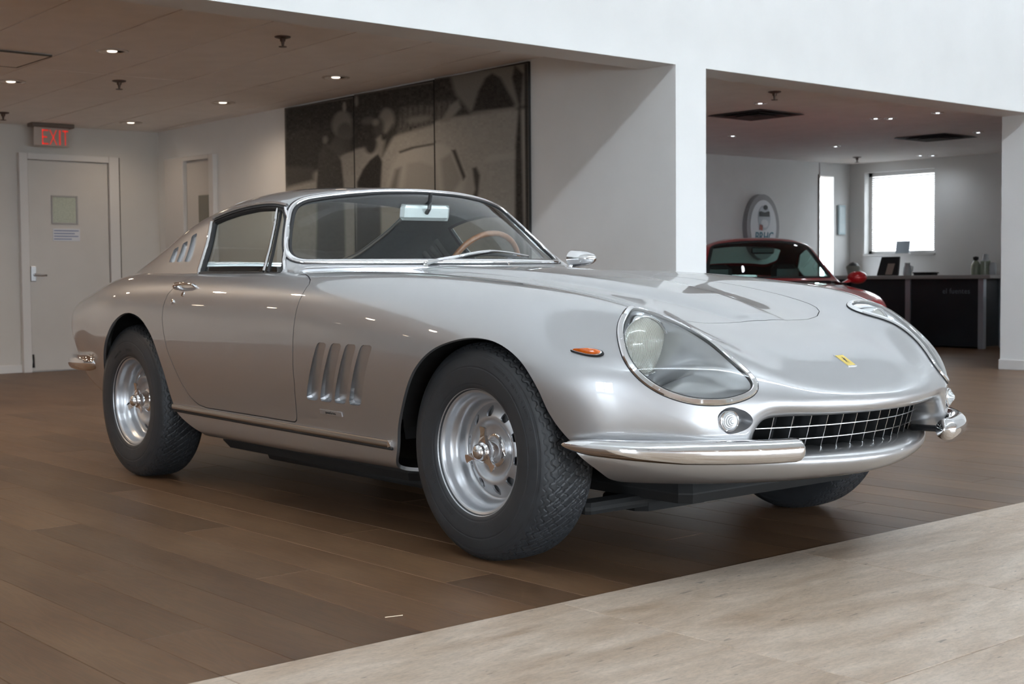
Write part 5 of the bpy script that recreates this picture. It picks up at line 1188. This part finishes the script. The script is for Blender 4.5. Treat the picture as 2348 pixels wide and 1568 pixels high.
poly([(.988,.0),(1,.0),(1,1),(.988,1)],.014,.006); poly([(.86,.43),(.95,.425),(.95,.46),(.84,.465)],.36,.02)
# old saloon: roof, rear screen, flank, open wing
poly([(.44,.62),(.48,.45),(.515,.36),(.60,.335),(.68,.345),(.74,.39),(.77,.50),(.80,.56),(.83,.72),(.83,1),(.42,1)],.37,.02)
poly([(.515,.352),(.57,.335),(.66,.328),(.66,.338),(.58,.346),(.52,.364)],.06,.010)
poly([(.53,.62),(.55,.425),(.60,.42),(.66,.455),(.67,.62)],.30,.02); poly([(.47,.58),(.50,.45),(.525,.44),(.50,.60)],.17,.02)
poly([(.722,.385),(.738,.385),(.776,.53),(.765,.55)],.035,.010); poly([(.68,.43),(.72,.40),(.76,.54),(.72,.62),(.69,.60)],.25,.02)
poly([(.77,.56),(.79,.50),(.825,.50),(.825,.58),(.80,.68),(.765,.68)],.30,.02); poly([(.80,.49),(.815,.485),(.828,.53),(.82,.63),(.79,.74),(.775,.74),(.81,.60)],.040,.012)
# standing figure on the left with fair hair and dark coat
poly([(.150,.75),(.152,.48),(.163,.31),(.19,.235),(.235,.28),(.268,.36),(.278,.50),(.28,.75),(.28,1),(.14,1)],.050,.012,.005)
ell(.272,.145,.045,.075,.20,.02); ell(.285,.20,.036,.060,.10,.02); poly([(.21,.27),(.24,.215),(.29,.24),(.295,.31),(.26,.34)],.075,.02); ell(.295,.275,.018,.035,.06,.02); ell(.195,.225,.012,.022,.18,.015)
# second figure in dark jacket with light shirt
poly([(.325,.80),(.333,.50),(.36,.43),(.39,.385),(.43,.35),(.445,.40),(.436,.55),(.436,.80),(.43,1),(.32,1)],.020,.012,.003)
ell(.465,.175,.034,.070,.20,.02); ell(.430,.205,.024,.05,.06,.02); ell(.418,.175,.014,.018,.20,.015); poly([(.415,.27),(.44,.25),(.452,.31),(.438,.37),(.425,.35)],.24,.015); ell(.396,.302,.026,.045,.025,.02); poly([(.46,.26),(.49,.20),(.50,.25),(.46,.34),(.445,.37)],.035,.02)
img=np.clip(img+rng.normal(0,.006,img.shape),.006,1)
def printed(name,img,rgb,quad,material,parent):
    """fine grid of flat print, one colour per corner; quad: origin, x edge, y edge (down)"""
    h,w=img.shape[:2]; o,ex,ey=[np.array(q,float) for q in quad]; a=np.linspace(0,1,w); b=np.linspace(0,1,h)
    V=(o+a[None,:,None]*ex+b[:,None,None]*ey).reshape(-1,3); i=np.arange(w*h).reshape(h,w)
    Q=np.stack([i[:-1,:-1],i[1:,:-1],i[1:,1:],i[:-1,1:]],2).reshape(-1,4)
    me=bpy.data.meshes.new(name); me.vertices.add(len(V)); me.vertices.foreach_set('co',V.astype(np.float32).ravel()); me.loops.add(Q.size); me.loops.foreach_set('vertex_index',Q.astype(np.int32).ravel()); me.polygons.add(len(Q)); me.polygons.foreach_set('loop_start',np.arange(0,Q.size,4,dtype=np.int32)); me.materials.append(material); me.update(calc_edges=True)
    col=me.color_attributes.new('print','FLOAT_COLOR','POINT'); c=img if img.ndim==3 else img[...,None]*np.array(rgb); c=np.concatenate([c,np.ones(c.shape[:2]+(1,))],2); col.data.foreach_set('color',c.astype(np.float32).ravel())
    return link(bpy.data.objects.new(name,me),parent)
def print_mat(name,rough=.5):
    m=mat(name,(.5,.5,.5),rough); n,l,b=nodes(m); a=n.new('ShaderNodeVertexColor'); a.layer_name='print'; l.new(a.outputs[0],b.inputs['Base Color']); return m
M['print']=print_mat('photo_print',.55)
MU=thing('mural','large black and white photo mural of two people beside an old saloon','mural'); MU.matrix_world=T
s0,s1=4.335,1.320; zb,zt_=.92,2.395
cuts=[(s0,3.352),(3.352,2.349),(2.349,s1)]
zt2=lambda s: 2.327+(4.335-s)*(2.388-2.327)/3.015
for a,b in cuts:
    fa,fb=(s0-a)/(s0-s1),(s0-b)/(s0-s1); ia,ib=int(round(fa*(MW_-1))),int(round(fb*(MW_-1)))
    g=.004; B_=MB().hexa([(a-g,.004,zb),(b+g,.004,zb),(b+g,.026,zb),(a-g,.026,zb),(a-g,.004,zt2(a)),(b+g,.004,zt2(b)),(b+g,.026,zt2(b)),(a-g,.026,zt2(a))]).obj('panel',mat('mural_board',(.02,.02,.02),.6) if a==s0 else bpy.data.materials['mural_board'],MU)
    sub=img[:,ia:ib+1]; zz=(zt2(a)+zt2(b))/2
    printed('print',sub,(1.0,.955,.86),((a-g-.003,.0268,zz-.004),(-(a-b-2*g-.006),0,0),(0,0,-(zz-zb-.008))),M['print'],B_)
# ------------------------------------------------------------------ right bay
for (u,v),lab,sz in (((1733,262),'dark square ceiling diffuser, the nearer one in the right bay',.30),((2145,314),'dark ceiling diffuser near the window in the right bay',.30)):
    p=ceil_hit(u,v,lambda x,y:CR); t=thing('ceiling_vent',lab,'vent',None,(p[0],p[1],CR))
    for k,(r,z) in enumerate(((sz,-.012),(sz*.72,-.020),(sz*.45,-.026))):
        mb=MB(); i_=r-.05; 
        for a in range(4):
            c,s_=[(1,0),(0,1),(-1,0),(0,-1)][a]; R2=lambda x,y:(x*c-y*s_,x*s_+y*c)
            q=[R2(-r,-r),R2(r,-r),R2(i_,-i_),R2(-i_,-i_)]; mb.hexa([(q[0][0],q[0][1],z),(q[1][0],q[1][1],z),(q[2][0],q[2][1],z+.02),(q[3][0],q[3][1],z+.02),(q[0][0],q[0][1],z+.003),(q[1][0],q[1][1],z+.003),(q[2][0],q[2][1],z+.023),(q[3][0],q[3][1],z+.023)])
        mb.obj('vane',mat('vent_metal',(.11,.10,.10),.5,.4) if 'vent_metal' not in bpy.data.materials else bpy.data.materials['vent_metal'],t)
    MB().box((-sz+.03,-sz+.03,-.004),(sz-.03,sz-.03,0)).obj('duct_opening',M['under'],t)
for (u,v),lab in (((1743,236),'small downlight nearest the header in the right bay'),((2008,271),'left lamp of the pair near the middle of the right bay'),((2042,271),'right lamp of the pair near the middle of the right bay'),((2243,303),'single bright downlight at the right of the right bay'),((1680,311),'downlight low at the left of the right bay ceiling'),((1916,335),'downlight between the two ceiling diffusers'),((2110,356),'left lamp of the far pair above the window'),((2139,356),'right lamp of the far pair above the window'),((2150,258),'faint downlight above the near diffuser edge of the header')):
    p=ceil_hit(u,v,lambda x,y:CR); downlight(p[0],p[1],CR,1.5,lab,True,.045)
for (u,v),lab in (((1776,210),'sprinkler head close to the header in the right bay'),((1965,360),'sprinkler head far back near the window')):
    p=ceil_hit(u,v,lambda x,y:CR); sprinkler(p[0],p[1],CR,lab)
# hall light behind the doorway
l=bpy.data.lights.new('hall_lamp','POINT'); l.energy=2.2; l.color=(1,.78,.52); l.shadow_soft_size=.1; o=bpy.data.objects.new('hall_lamp',l); COL.objects.link(o); o.location=(-8.5,11.3,2.0)
# doorway lining between the sign wall and the window corner
DW=empty('door_3',(0,0,0),kind='structure'); MB().box((-7.81,11.03,0),(-7.64,11.06,2.12)).obj('door_frame',mat('door_frame_dark',(.10,.08,.06),.5),DW); MB().box((-7.81,11.06,2.10),(-7.64,11.36,CR)).obj('door_head',M['wall'],DW)
CT=MB().tube([(-8.6,11.0,.0),(-8.6,11.0,1.75)],[.02,.02],8).obj('coat_stand',mat('dark_cloth',(.02,.02,.022),.9),None,label='dark coat hanging on a stand behind the doorway',cat='coat stand')
MB().lathe([(.10,1.0),(.14,1.3),(.10,1.65),(.03,1.72)],14,o=(-8.6,11.0,0)).obj('coat',bpy.data.materials['dark_cloth'],CT,smooth=True)
MB().lathe([(.16,0),(.15,.03),(.03,.05)],18,o=(-8.6,11.0,0)).obj('stand_base',bpy.data.materials['dark_cloth'],CT)
# --- oval wall sign
SG_=thing('wall_sign','oval white wall sign with goggled head and teal letters','sign',None,(-7.648,9.855,1.43))
def ov(a,b,n=48): return [(a*math.cos(w),b*math.sin(w)) for w in np.linspace(0,2*math.pi,n,endpoint=False)]
def face(poly_,x,m,par,name,th=.004):
    n=len(poly_); V=[(x,y,z) for y,z in poly_]+[(x+th,y,z) for y,z in poly_]; return mesh_obj(name,V,[tuple(range(n))[::-1],tuple(range(n,2*n))]+[(i,(i+1)%n,n+(i+1)%n,n+i) for i in range(n)],m,par)
sgw=mat('sign_white',(.80,.83,.86),.4,coat=.3); face(ov(.305,.395),0,mat('sign_rim_grey',(.33,.33,.34),.4),SG_,'sign_body',.07)
face(ov(.245,.325),.070,sgw,SG_,'sign_face'); gl=mat('sign_grey',(.55,.60,.64),.5); dk=mat('sign_black',(.015,.02,.022),.5)
yh=-.0; face([(y+.01,z+.11) for y,z in ov(.115,.15,32)],.0745,gl,SG_,'helmet'); face([(-.085,.125),(.105,.125),(.105,.185),(.08,.19),(.01,.175),(-.06,.19),(-.085,.18)],.079,dk,SG_,'goggles'); face([(y+.03,z+.235) for y,z in ov(.04,.03,20)],.079,dk,SG_,'peak')
face([(y+.01,z+.04) for y,z in ov(.07,.05,24)],.079,sgw,SG_,'face'); face([(-.085,-.035),(-.03,-.045),(-.02,.02),(-.07,.03)],.079,mat('sign_scarf_red',(.42,.10,.07),.5),SG_,'scarf')
teal=mat('sign_teal',(.015,.17,.25),.5); v,f=text_mesh('BRHC',.155,extrude=.002,spacing=1.0); MB().add([(.078+p[2],p[0]*.86+.01+p[1]*.12,p[1]*1.05-.125) for p in v],f).obj('lettering',teal,SG_)
MB().box((.074,-.13,-.205),(.077,.14,-.195)).obj('underline',gl,SG_)
# --- picture on the wall strip by the window
PF=thing('picture_frame','small pale framed picture on the wall strip left of the window','picture',None,(-7.648,11.50,1.55))
MB().bbox((0,-.075,-.19),(.03,.075,.19),.006).obj('frame',mat('pale_frame',(.55,.68,.72),.5),PF); MB().box((.030,-.055,-.165),(.032,.055,.165)).obj('print',mat('pale_print',(.70,.80,.83),.5),PF)
# --- counter with dark fronts
CN=thing('counter','long counter with dark panels, pale posts and grey top under window','counter',None,(-4.995,10.60,0))
MB().bbox((-2.6,-.04,.785),(.02,.55,.83),.006).obj('worktop',M['grey'],CN)
for a,b in ((-2.58,-1.92),(-1.86,-1.085),(-1.02,-.145)): MB().bbox((a,.02,.02),(b,.50,.785),.004).obj('front_panel',M['dark'],CN)
lg=mat('post_pale',(.50,.55,.62),.35,.5)
for a in (-1.085,-.145): MB().box((a,.0,.0),(a+.065,.06,.785)).obj('post',lg,CN)
MB().box((-.145,.44,.0),(-.08,.50,.785)).obj('post',lg,CN)
v,f=text_mesh('el fuentes',.085,extrude=.001,spacing=1.05); MB().add([(p[0]*1.0-.43,.018-p[2],p[1]*1.0+.645) for p in v],f).obj('lettering',mat('faint_lettering',(.22,.27,.32),.5),CN,kind='stuff')
def item(name,lab,cat,x,parts,z=.83,y=10.75):
    t=thing(name,lab,cat,None,(x,y,z))
    for nm,mb,m in parts: mb.obj(nm,m,t,angle=40)
blk=M['black']; gls=mat('pale_vessel',(.55,.60,.63),.2,coat=.5); grn=mat('green_vessel',(.30,.35,.27),.25,coat=.5)
item('photo_book','dark upright book with tan figure print standing on the counter','book',-6.36,[('cover',MB().hexa([(-.14,-.02,0),(.14,-.02,0),(.14,.02,0),(-.14,.02,0),(-.12,.05,.22),(.12,.05,.22),(.12,.08,.22),(-.12,.08,.22)]),blk),('cover_print',MB().hexa([(-.02,-.022,.01),(.07,-.022,.01),(.07,-.018,.01),(-.02,-.018,.01),(-.01,.046,.20),(.09,.046,.20),(.09,.05,.20),(-.01,.05,.20)]),mat('tan_print',(.42,.33,.28),.5))],y=10.66)
item('carafe','clear white jug standing beside the dark book on the counter','jug',-6.09,[('body',MB().lathe([(.045,0),(.05,.02),(.045,.08),(.028,.13),(.032,.145)],20),gls),('handle',MB().tube([(.04,0,.11),(.07,0,.10),(.065,0,.05),(.045,0,.04)],.008,8),gls)],y=10.66)
item('tray','small black tray lying on the counter right of the jug','tray',-5.86,[('base',MB().bbox((-.12,-.07,0),(.12,.07,.02),.006),blk),('rim',MB().bbox((-.13,-.08,.02),(.13,.08,.035),.006),blk)],y=10.68)
item('soap_bottle','dark-capped bottle near the right end of the counter','bottle',-5.26,[('body',MB().lathe([(.05,0),(.052,.02),(.052,.11),(.03,.15),(.015,.16)],20),grn),('cap',MB().lathe([(.016,.16),(.03,.17),(.032,.20),(.0001,.21)],14),blk)],y=10.75)
item('canister','greenish canister beside the dark-capped bottle on the counter','canister',-5.14,[('body',MB().lathe([(.055,0),(.055,.15),(.05,.155)],20),grn),('lid',MB().lathe([(.05,.155),(.035,.17),(.03,.23),(.0001,.235)],14),gls)],y=10.75)
item('glass_jar','pale glass jar at the right end of the counter','jar',-5.05,[('body',MB().lathe([(.035,0),(.04,.02),(.04,.10),(.03,.12)],18),gls),('lid',MB().lathe([(.034,.12),(.034,.135),(.0001,.14)],14),gls)],y=10.75)
item('planter','dark pot behind the red mirror at the left end of the counter','pot',-6.95,[('pot',MB().lathe([(.06,0),(.085,.10),(.08,.12)],20),mat('stone_pot',(.25,.25,.22),.7)),('soil',MB().lathe([(.078,.115),(.05,.15),(.0001,.17)],16),blk)],y=10.80)
# small sign standing on the window sill
SS=thing('desk_sign','small grey sign standing on the window sill against the light','sign',None,(-6.85,11.705,1.10)); MB().hexa([(-.095,-.02,0),(.095,-.02,0),(.095,.0,0),(-.095,.0,0),(-.095,.01,.16),(.095,.01,.16),(.095,.018,.16),(-.095,.018,.16)]).obj('plate',mat('sign_plate_grey',(.20,.23,.26),.5),SS); MB().box((-.10,-.03,0),(.10,.02,.008)).obj('foot',M['grey'],SS)
MT=MB().bbox((-5.2,7.9,0),(-4.2,9.0,.006),.002) if 0 else None
# splinter of straw on the boards
SP=MB().tube([(.365,-1.40,.0022),(.378,-1.355,.0024)],.0011,5).obj('straw_splinter',mat('straw',(.75,.62,.45),.7),None,label='pale straw splinter lying on a floorboard joint',cat='splinter')
LP=lambda s:[tuple(map(float,p.split(','))) for p in s.split()]
# ================================================================== red coupe in the right bay
M['red']=mat('red_paint',(.50,.012,.018),.3,.2,coat=1.0)
RCX,RCY,RCA=-5.02,7.10,-38
RC=empty('car',(RCX,RCY,0),math.radians(RCA),label='red sports coupe with black cabin parked in the right-hand bay',cat='car')
RB_=[
 LP('-3.25,.50,.38 -3.28,.62,.42 -3.30,.66,.52 -3.30,.64,.60 -3.28,.56,.66 -3.26,.40,.69 -3.26,.2,.70 -3.26,0,.70'),
 LP('-3.05,.60,.28 -3.05,.74,.34 -3.06,.80,.48 -3.05,.80,.60 -3.02,.72,.70 -3.0,.52,.75 -3.0,.26,.765 -3.0,0,.77'),
 LP('-2.3,.66,.22 -2.3,.80,.26 -2.3,.865,.46 -2.3,.875,.62 -2.3,.82,.74 -2.3,.64,.81 -2.3,.32,.84 -2.3,0,.85'),
 LP('-1.5,.66,.20 -1.5,.79,.22 -1.5,.84,.44 -1.5,.84,.62 -1.5,.80,.745 -1.5,.66,.81 -1.5,.33,.83 -1.5,0,.83'),
 LP('-.7,.66,.20 -.7,.79,.22 -.7,.84,.44 -.7,.835,.60 -.7,.79,.71 -.7,.64,.755 -.7,.32,.775 -.7,0,.78'),
 LP('0,.66,.20 0,.79,.24 0,.85,.44 0,.85,.56 0,.80,.66 0,.64,.695 0,.34,.665 0,0,.665'),
 LP('.45,.62,.22 .45,.74,.27 .45,.79,.42 .46,.79,.52 .47,.73,.61 .50,.60,.635 .54,.34,.575 .56,0,.575'),
 LP('.75,.50,.22 .77,.58,.27 .80,.60,.38 .80,.60,.46 .79,.58,.53 .80,.50,.555 .86,.30,.50 .88,0,.49'),
 LP('.86,.40,.24 .89,.45,.28 .91,.46,.36 .91,.46,.42 .90,.45,.46 .90,.40,.475 .95,.24,.455 .97,0,.45'),
]
G=surf(RB_,150,70).copy(); G[...,1]*=-1; rb=PM.grid(grid_full(G))
arch_=lambda x: [(x+.37*math.cos(w),.31+.37*math.sin(w)) for w in np.linspace(0,2*math.pi,40,endpoint=False)]
for x in (0,-2.27): rb=rb.clip(field(rb.V,XZ,(np.abs(rb.V[:,1])>.5)&(rb.V[:,2]<.70),arch_(x)))
hole=[(-.70,0),(-.78,.4),(-.92,.62),(-1.9,.64),(-2.2,.55),(-2.25,0)]; hole=hole+[(x,-y) for x,y in hole[-2:0:-1]]
rb=rb.clip(field(rb.V,XY,rb.V[:,2]>.7,hole)); rb.flange(.02); rb.obj('body_shell',M['red'],RC)
RG_=[
 LP('-.70,.74,.70 -.72,.73,.73 -.73,.71,.755 -.73,.68,.77 -.72,.64,.78 -.66,.5,.785 -.58,.26,.785 -.55,0,.785'),
 LP('-.80,.74,.73 -.84,.715,.775 -.86,.69,.80 -.87,.67,.81 -.86,.635,.815 -.78,.5,.815 -.68,.26,.815 -.65,0,.815'),
 LP('-1.0,.74,.74 -1.06,.66,.88 -1.09,.615,.955 -1.10,.59,.975 -1.09,.56,.985 -1.02,.44,1.0 -.94,.24,1.01 -.92,0,1.015'),
 LP('-1.2,.74,.745 -1.27,.63,.98 -1.32,.57,1.10 -1.34,.545,1.135 -1.33,.51,1.15 -1.29,.40,1.18 -1.25,.22,1.20 -1.24,0,1.207'),
 LP('-1.5,.74,.75 -1.56,.63,.98 -1.60,.575,1.11 -1.61,.55,1.15 -1.61,.51,1.17 -1.60,.40,1.21 -1.59,.22,1.235 -1.59,0,1.24'),
 LP('-1.9,.74,.76 -1.95,.64,.96 -1.98,.59,1.07 -2.0,.56,1.10 -2.0,.52,1.125 -2.0,.40,1.165 -2.0,.22,1.19 -2.0,0,1.20'),
 LP('-2.3,.73,.76 -2.38,.66,.88 -2.42,.62,.94 -2.45,.58,.965 -2.46,.54,.98 -2.48,.40,1.01 -2.5,.22,1.03 -2.5,0,1.035'),
 LP('-2.7,.68,.73 -2.8,.62,.77 -2.86,.56,.78 -2.9,.52,.79 -2.92,.48,.795 -2.95,.36,.81 -2.97,.2,.815 -2.97,0,.82'),
]
G=surf(RG_,130,70).copy()[::-1]; G[...,1]*=-1; rg=PM.grid(grid_full(G))
o1=rounded([(-.645,.818),(.645,.818),(.575,.985),(.50,1.155),(.38,1.178),(.2,1.195),(0,1.20),(-.2,1.195),(-.38,1.178),(-.50,1.155),(-.575,.985)],.04,5)
f=field(rg.V,yz,rg.V[:,0]>-1.36,o1); w1=rg.clip(-f); rg=rg.clip(f)
o2=rounded([(-2.05,-.42),(-2.05,.42),(-2.45,.46),(-2.62,.36),(-2.62,-.36),(-2.45,-.46)],.06,5)
f=field(rg.V,XY,(rg.V[:,0]<-1.9)&(rg.V[:,2]>.93)&(np.abs(rg.V[:,1])<.53),o2); w2=rg.clip(-f); rg=rg.clip(f)
o3=rounded([(-.90,.79),(-1.12,.975),(-1.34,1.115),(-1.6,1.125),(-1.95,1.07),(-2.3,.92),(-2.2,.83),(-1.9,.79)],.03,5)
f=field(rg.V,XZ,np.abs(rg.V[:,1])>.52,o3); w3=rg.clip(-f); rg=rg.clip(f)
sk_=rg.copy(); rg.obj('roof',M['red'],RC); sk_=sk_.clip(sk_.V[:,2]-.8); sk_.V=sk_.V-sk_.N*.03; sk_.flip().obj('headliner',M['black'],RC)
rcg=glass('green_glass',(.62,.80,.76))
w1.obj('windshield',rcg,RC); w2.obj('rear_window',rcg,RC)
for s in (-1,1): side(w3,s).obj('side_window',rcg,RC)
trim(w1,[(.012,-.004),(.010,.004),(-.022,.003),(-.026,-.004)],'windshield_seal',M['seal'],RC,160,2)
for s in (-1,1):
    q=side(w3,s); trim(q,[(.010,-.004),(.008,.004),(-.008,.003),(-.010,-.004)],'window_seal',M['seal'],RC,120,1)
    # mirror on its stalk
    mv=MB().lathe([(.0001,.085),(.03,.078),(.055,.05),(.068,.01),(.068,-.02),(.060,-.028),(.0001,-.026)],20,ax='x'); mv.v=[(p[0]*.9-.80,p[1]*1.45+s*.885,p[2]*.95+.815) for p in mv.v]
    mo=mv.obj('door_mirror',M['red'],RC,angle=40); MB().hexa([(-.84,s*.76-.03,.765),(-.77,s*.76-.03,.765),(-.77,s*.76+.03,.765),(-.84,s*.76+.03,.765),(-.83,s*.87-.03,.83),(-.79,s*.87-.03,.83),(-.79,s*.87+.03,.83),(-.83,s*.87+.03,.83)]).obj('mirror_stalk',M['red'],mo)
    # headlamp on the wing
    MB().lathe([(.085,-.10),(.088,.0),(.080,.015),(.0001,.035)],24,o=(.60,s*.58,.535),ax='x').obj('headlamp',M['clear_lens'],RC,angle=40)
    sb=MB(); sb.bbox((-1.62,s*.36-.24,.30),(-1.15,s*.36+.24,.44),.05); so=sb.obj('seat',M['leather'],RC)
    MB().bbox((-1.72,s*.36-.23,.40),(-1.58,s*.36+.23,.80),.06).obj('seat_back',M['leather'],so); MB().bbox((-1.72,s*.36-.15,.78),(-1.61,s*.36+.15,.96),.05).obj('headrest',M['leather'],so)
    for x in (0,-2.27):
        MB().lathe([(.15,-.09),(.22,-.10),(.29,-.09),(.305,-.06),(.305,.06),(.29,.09),(.22,.10),(.15,.09)],36,o=(x,s*.71,.305),ax='y').obj('tyre',M['rubber'],RC,angle=50); MB().lathe([(.0001,.05),(.12,.055),(.20,.08),(.215,.10),(.22,.0)] if s>0 else [(.0001,-.05),(.12,-.055),(.20,-.08),(.215,-.10),(.22,.0)],30,o=(x,s*.71,.305),ax='y').obj('rim',M['alloy'],RC,angle=40)
MB().bbox((-1.95,-.60,.20),(-.62,.60,.30),.02).obj('cabin_floor',M['leather'],RC); MB().hexa([(-1.0,-.66,.6),(-.68,-.66,.6),(-.68,.66,.6),(-1.0,.66,.6),(-1.02,-.63,.76),(-.76,-.60,.785),(-.76,.60,.785),(-1.02,.63,.76)]).obj('dashboard',M['black'],RC)
MB().bbox((-.02,-.12,-.035),(.01,.12,.035),.015).obj('rear_view_mirror',M['black'],RC).location=(-1.14,0,1.10)
MB().box((-2.55,-.55,.72),(-1.85,.55,.80)).obj('parcel_shelf',M['black'],RC); MB().bbox((-2.9,-.6,.2),(.7,.6,.24),.02).obj('floor_pan',M['under'],RC)
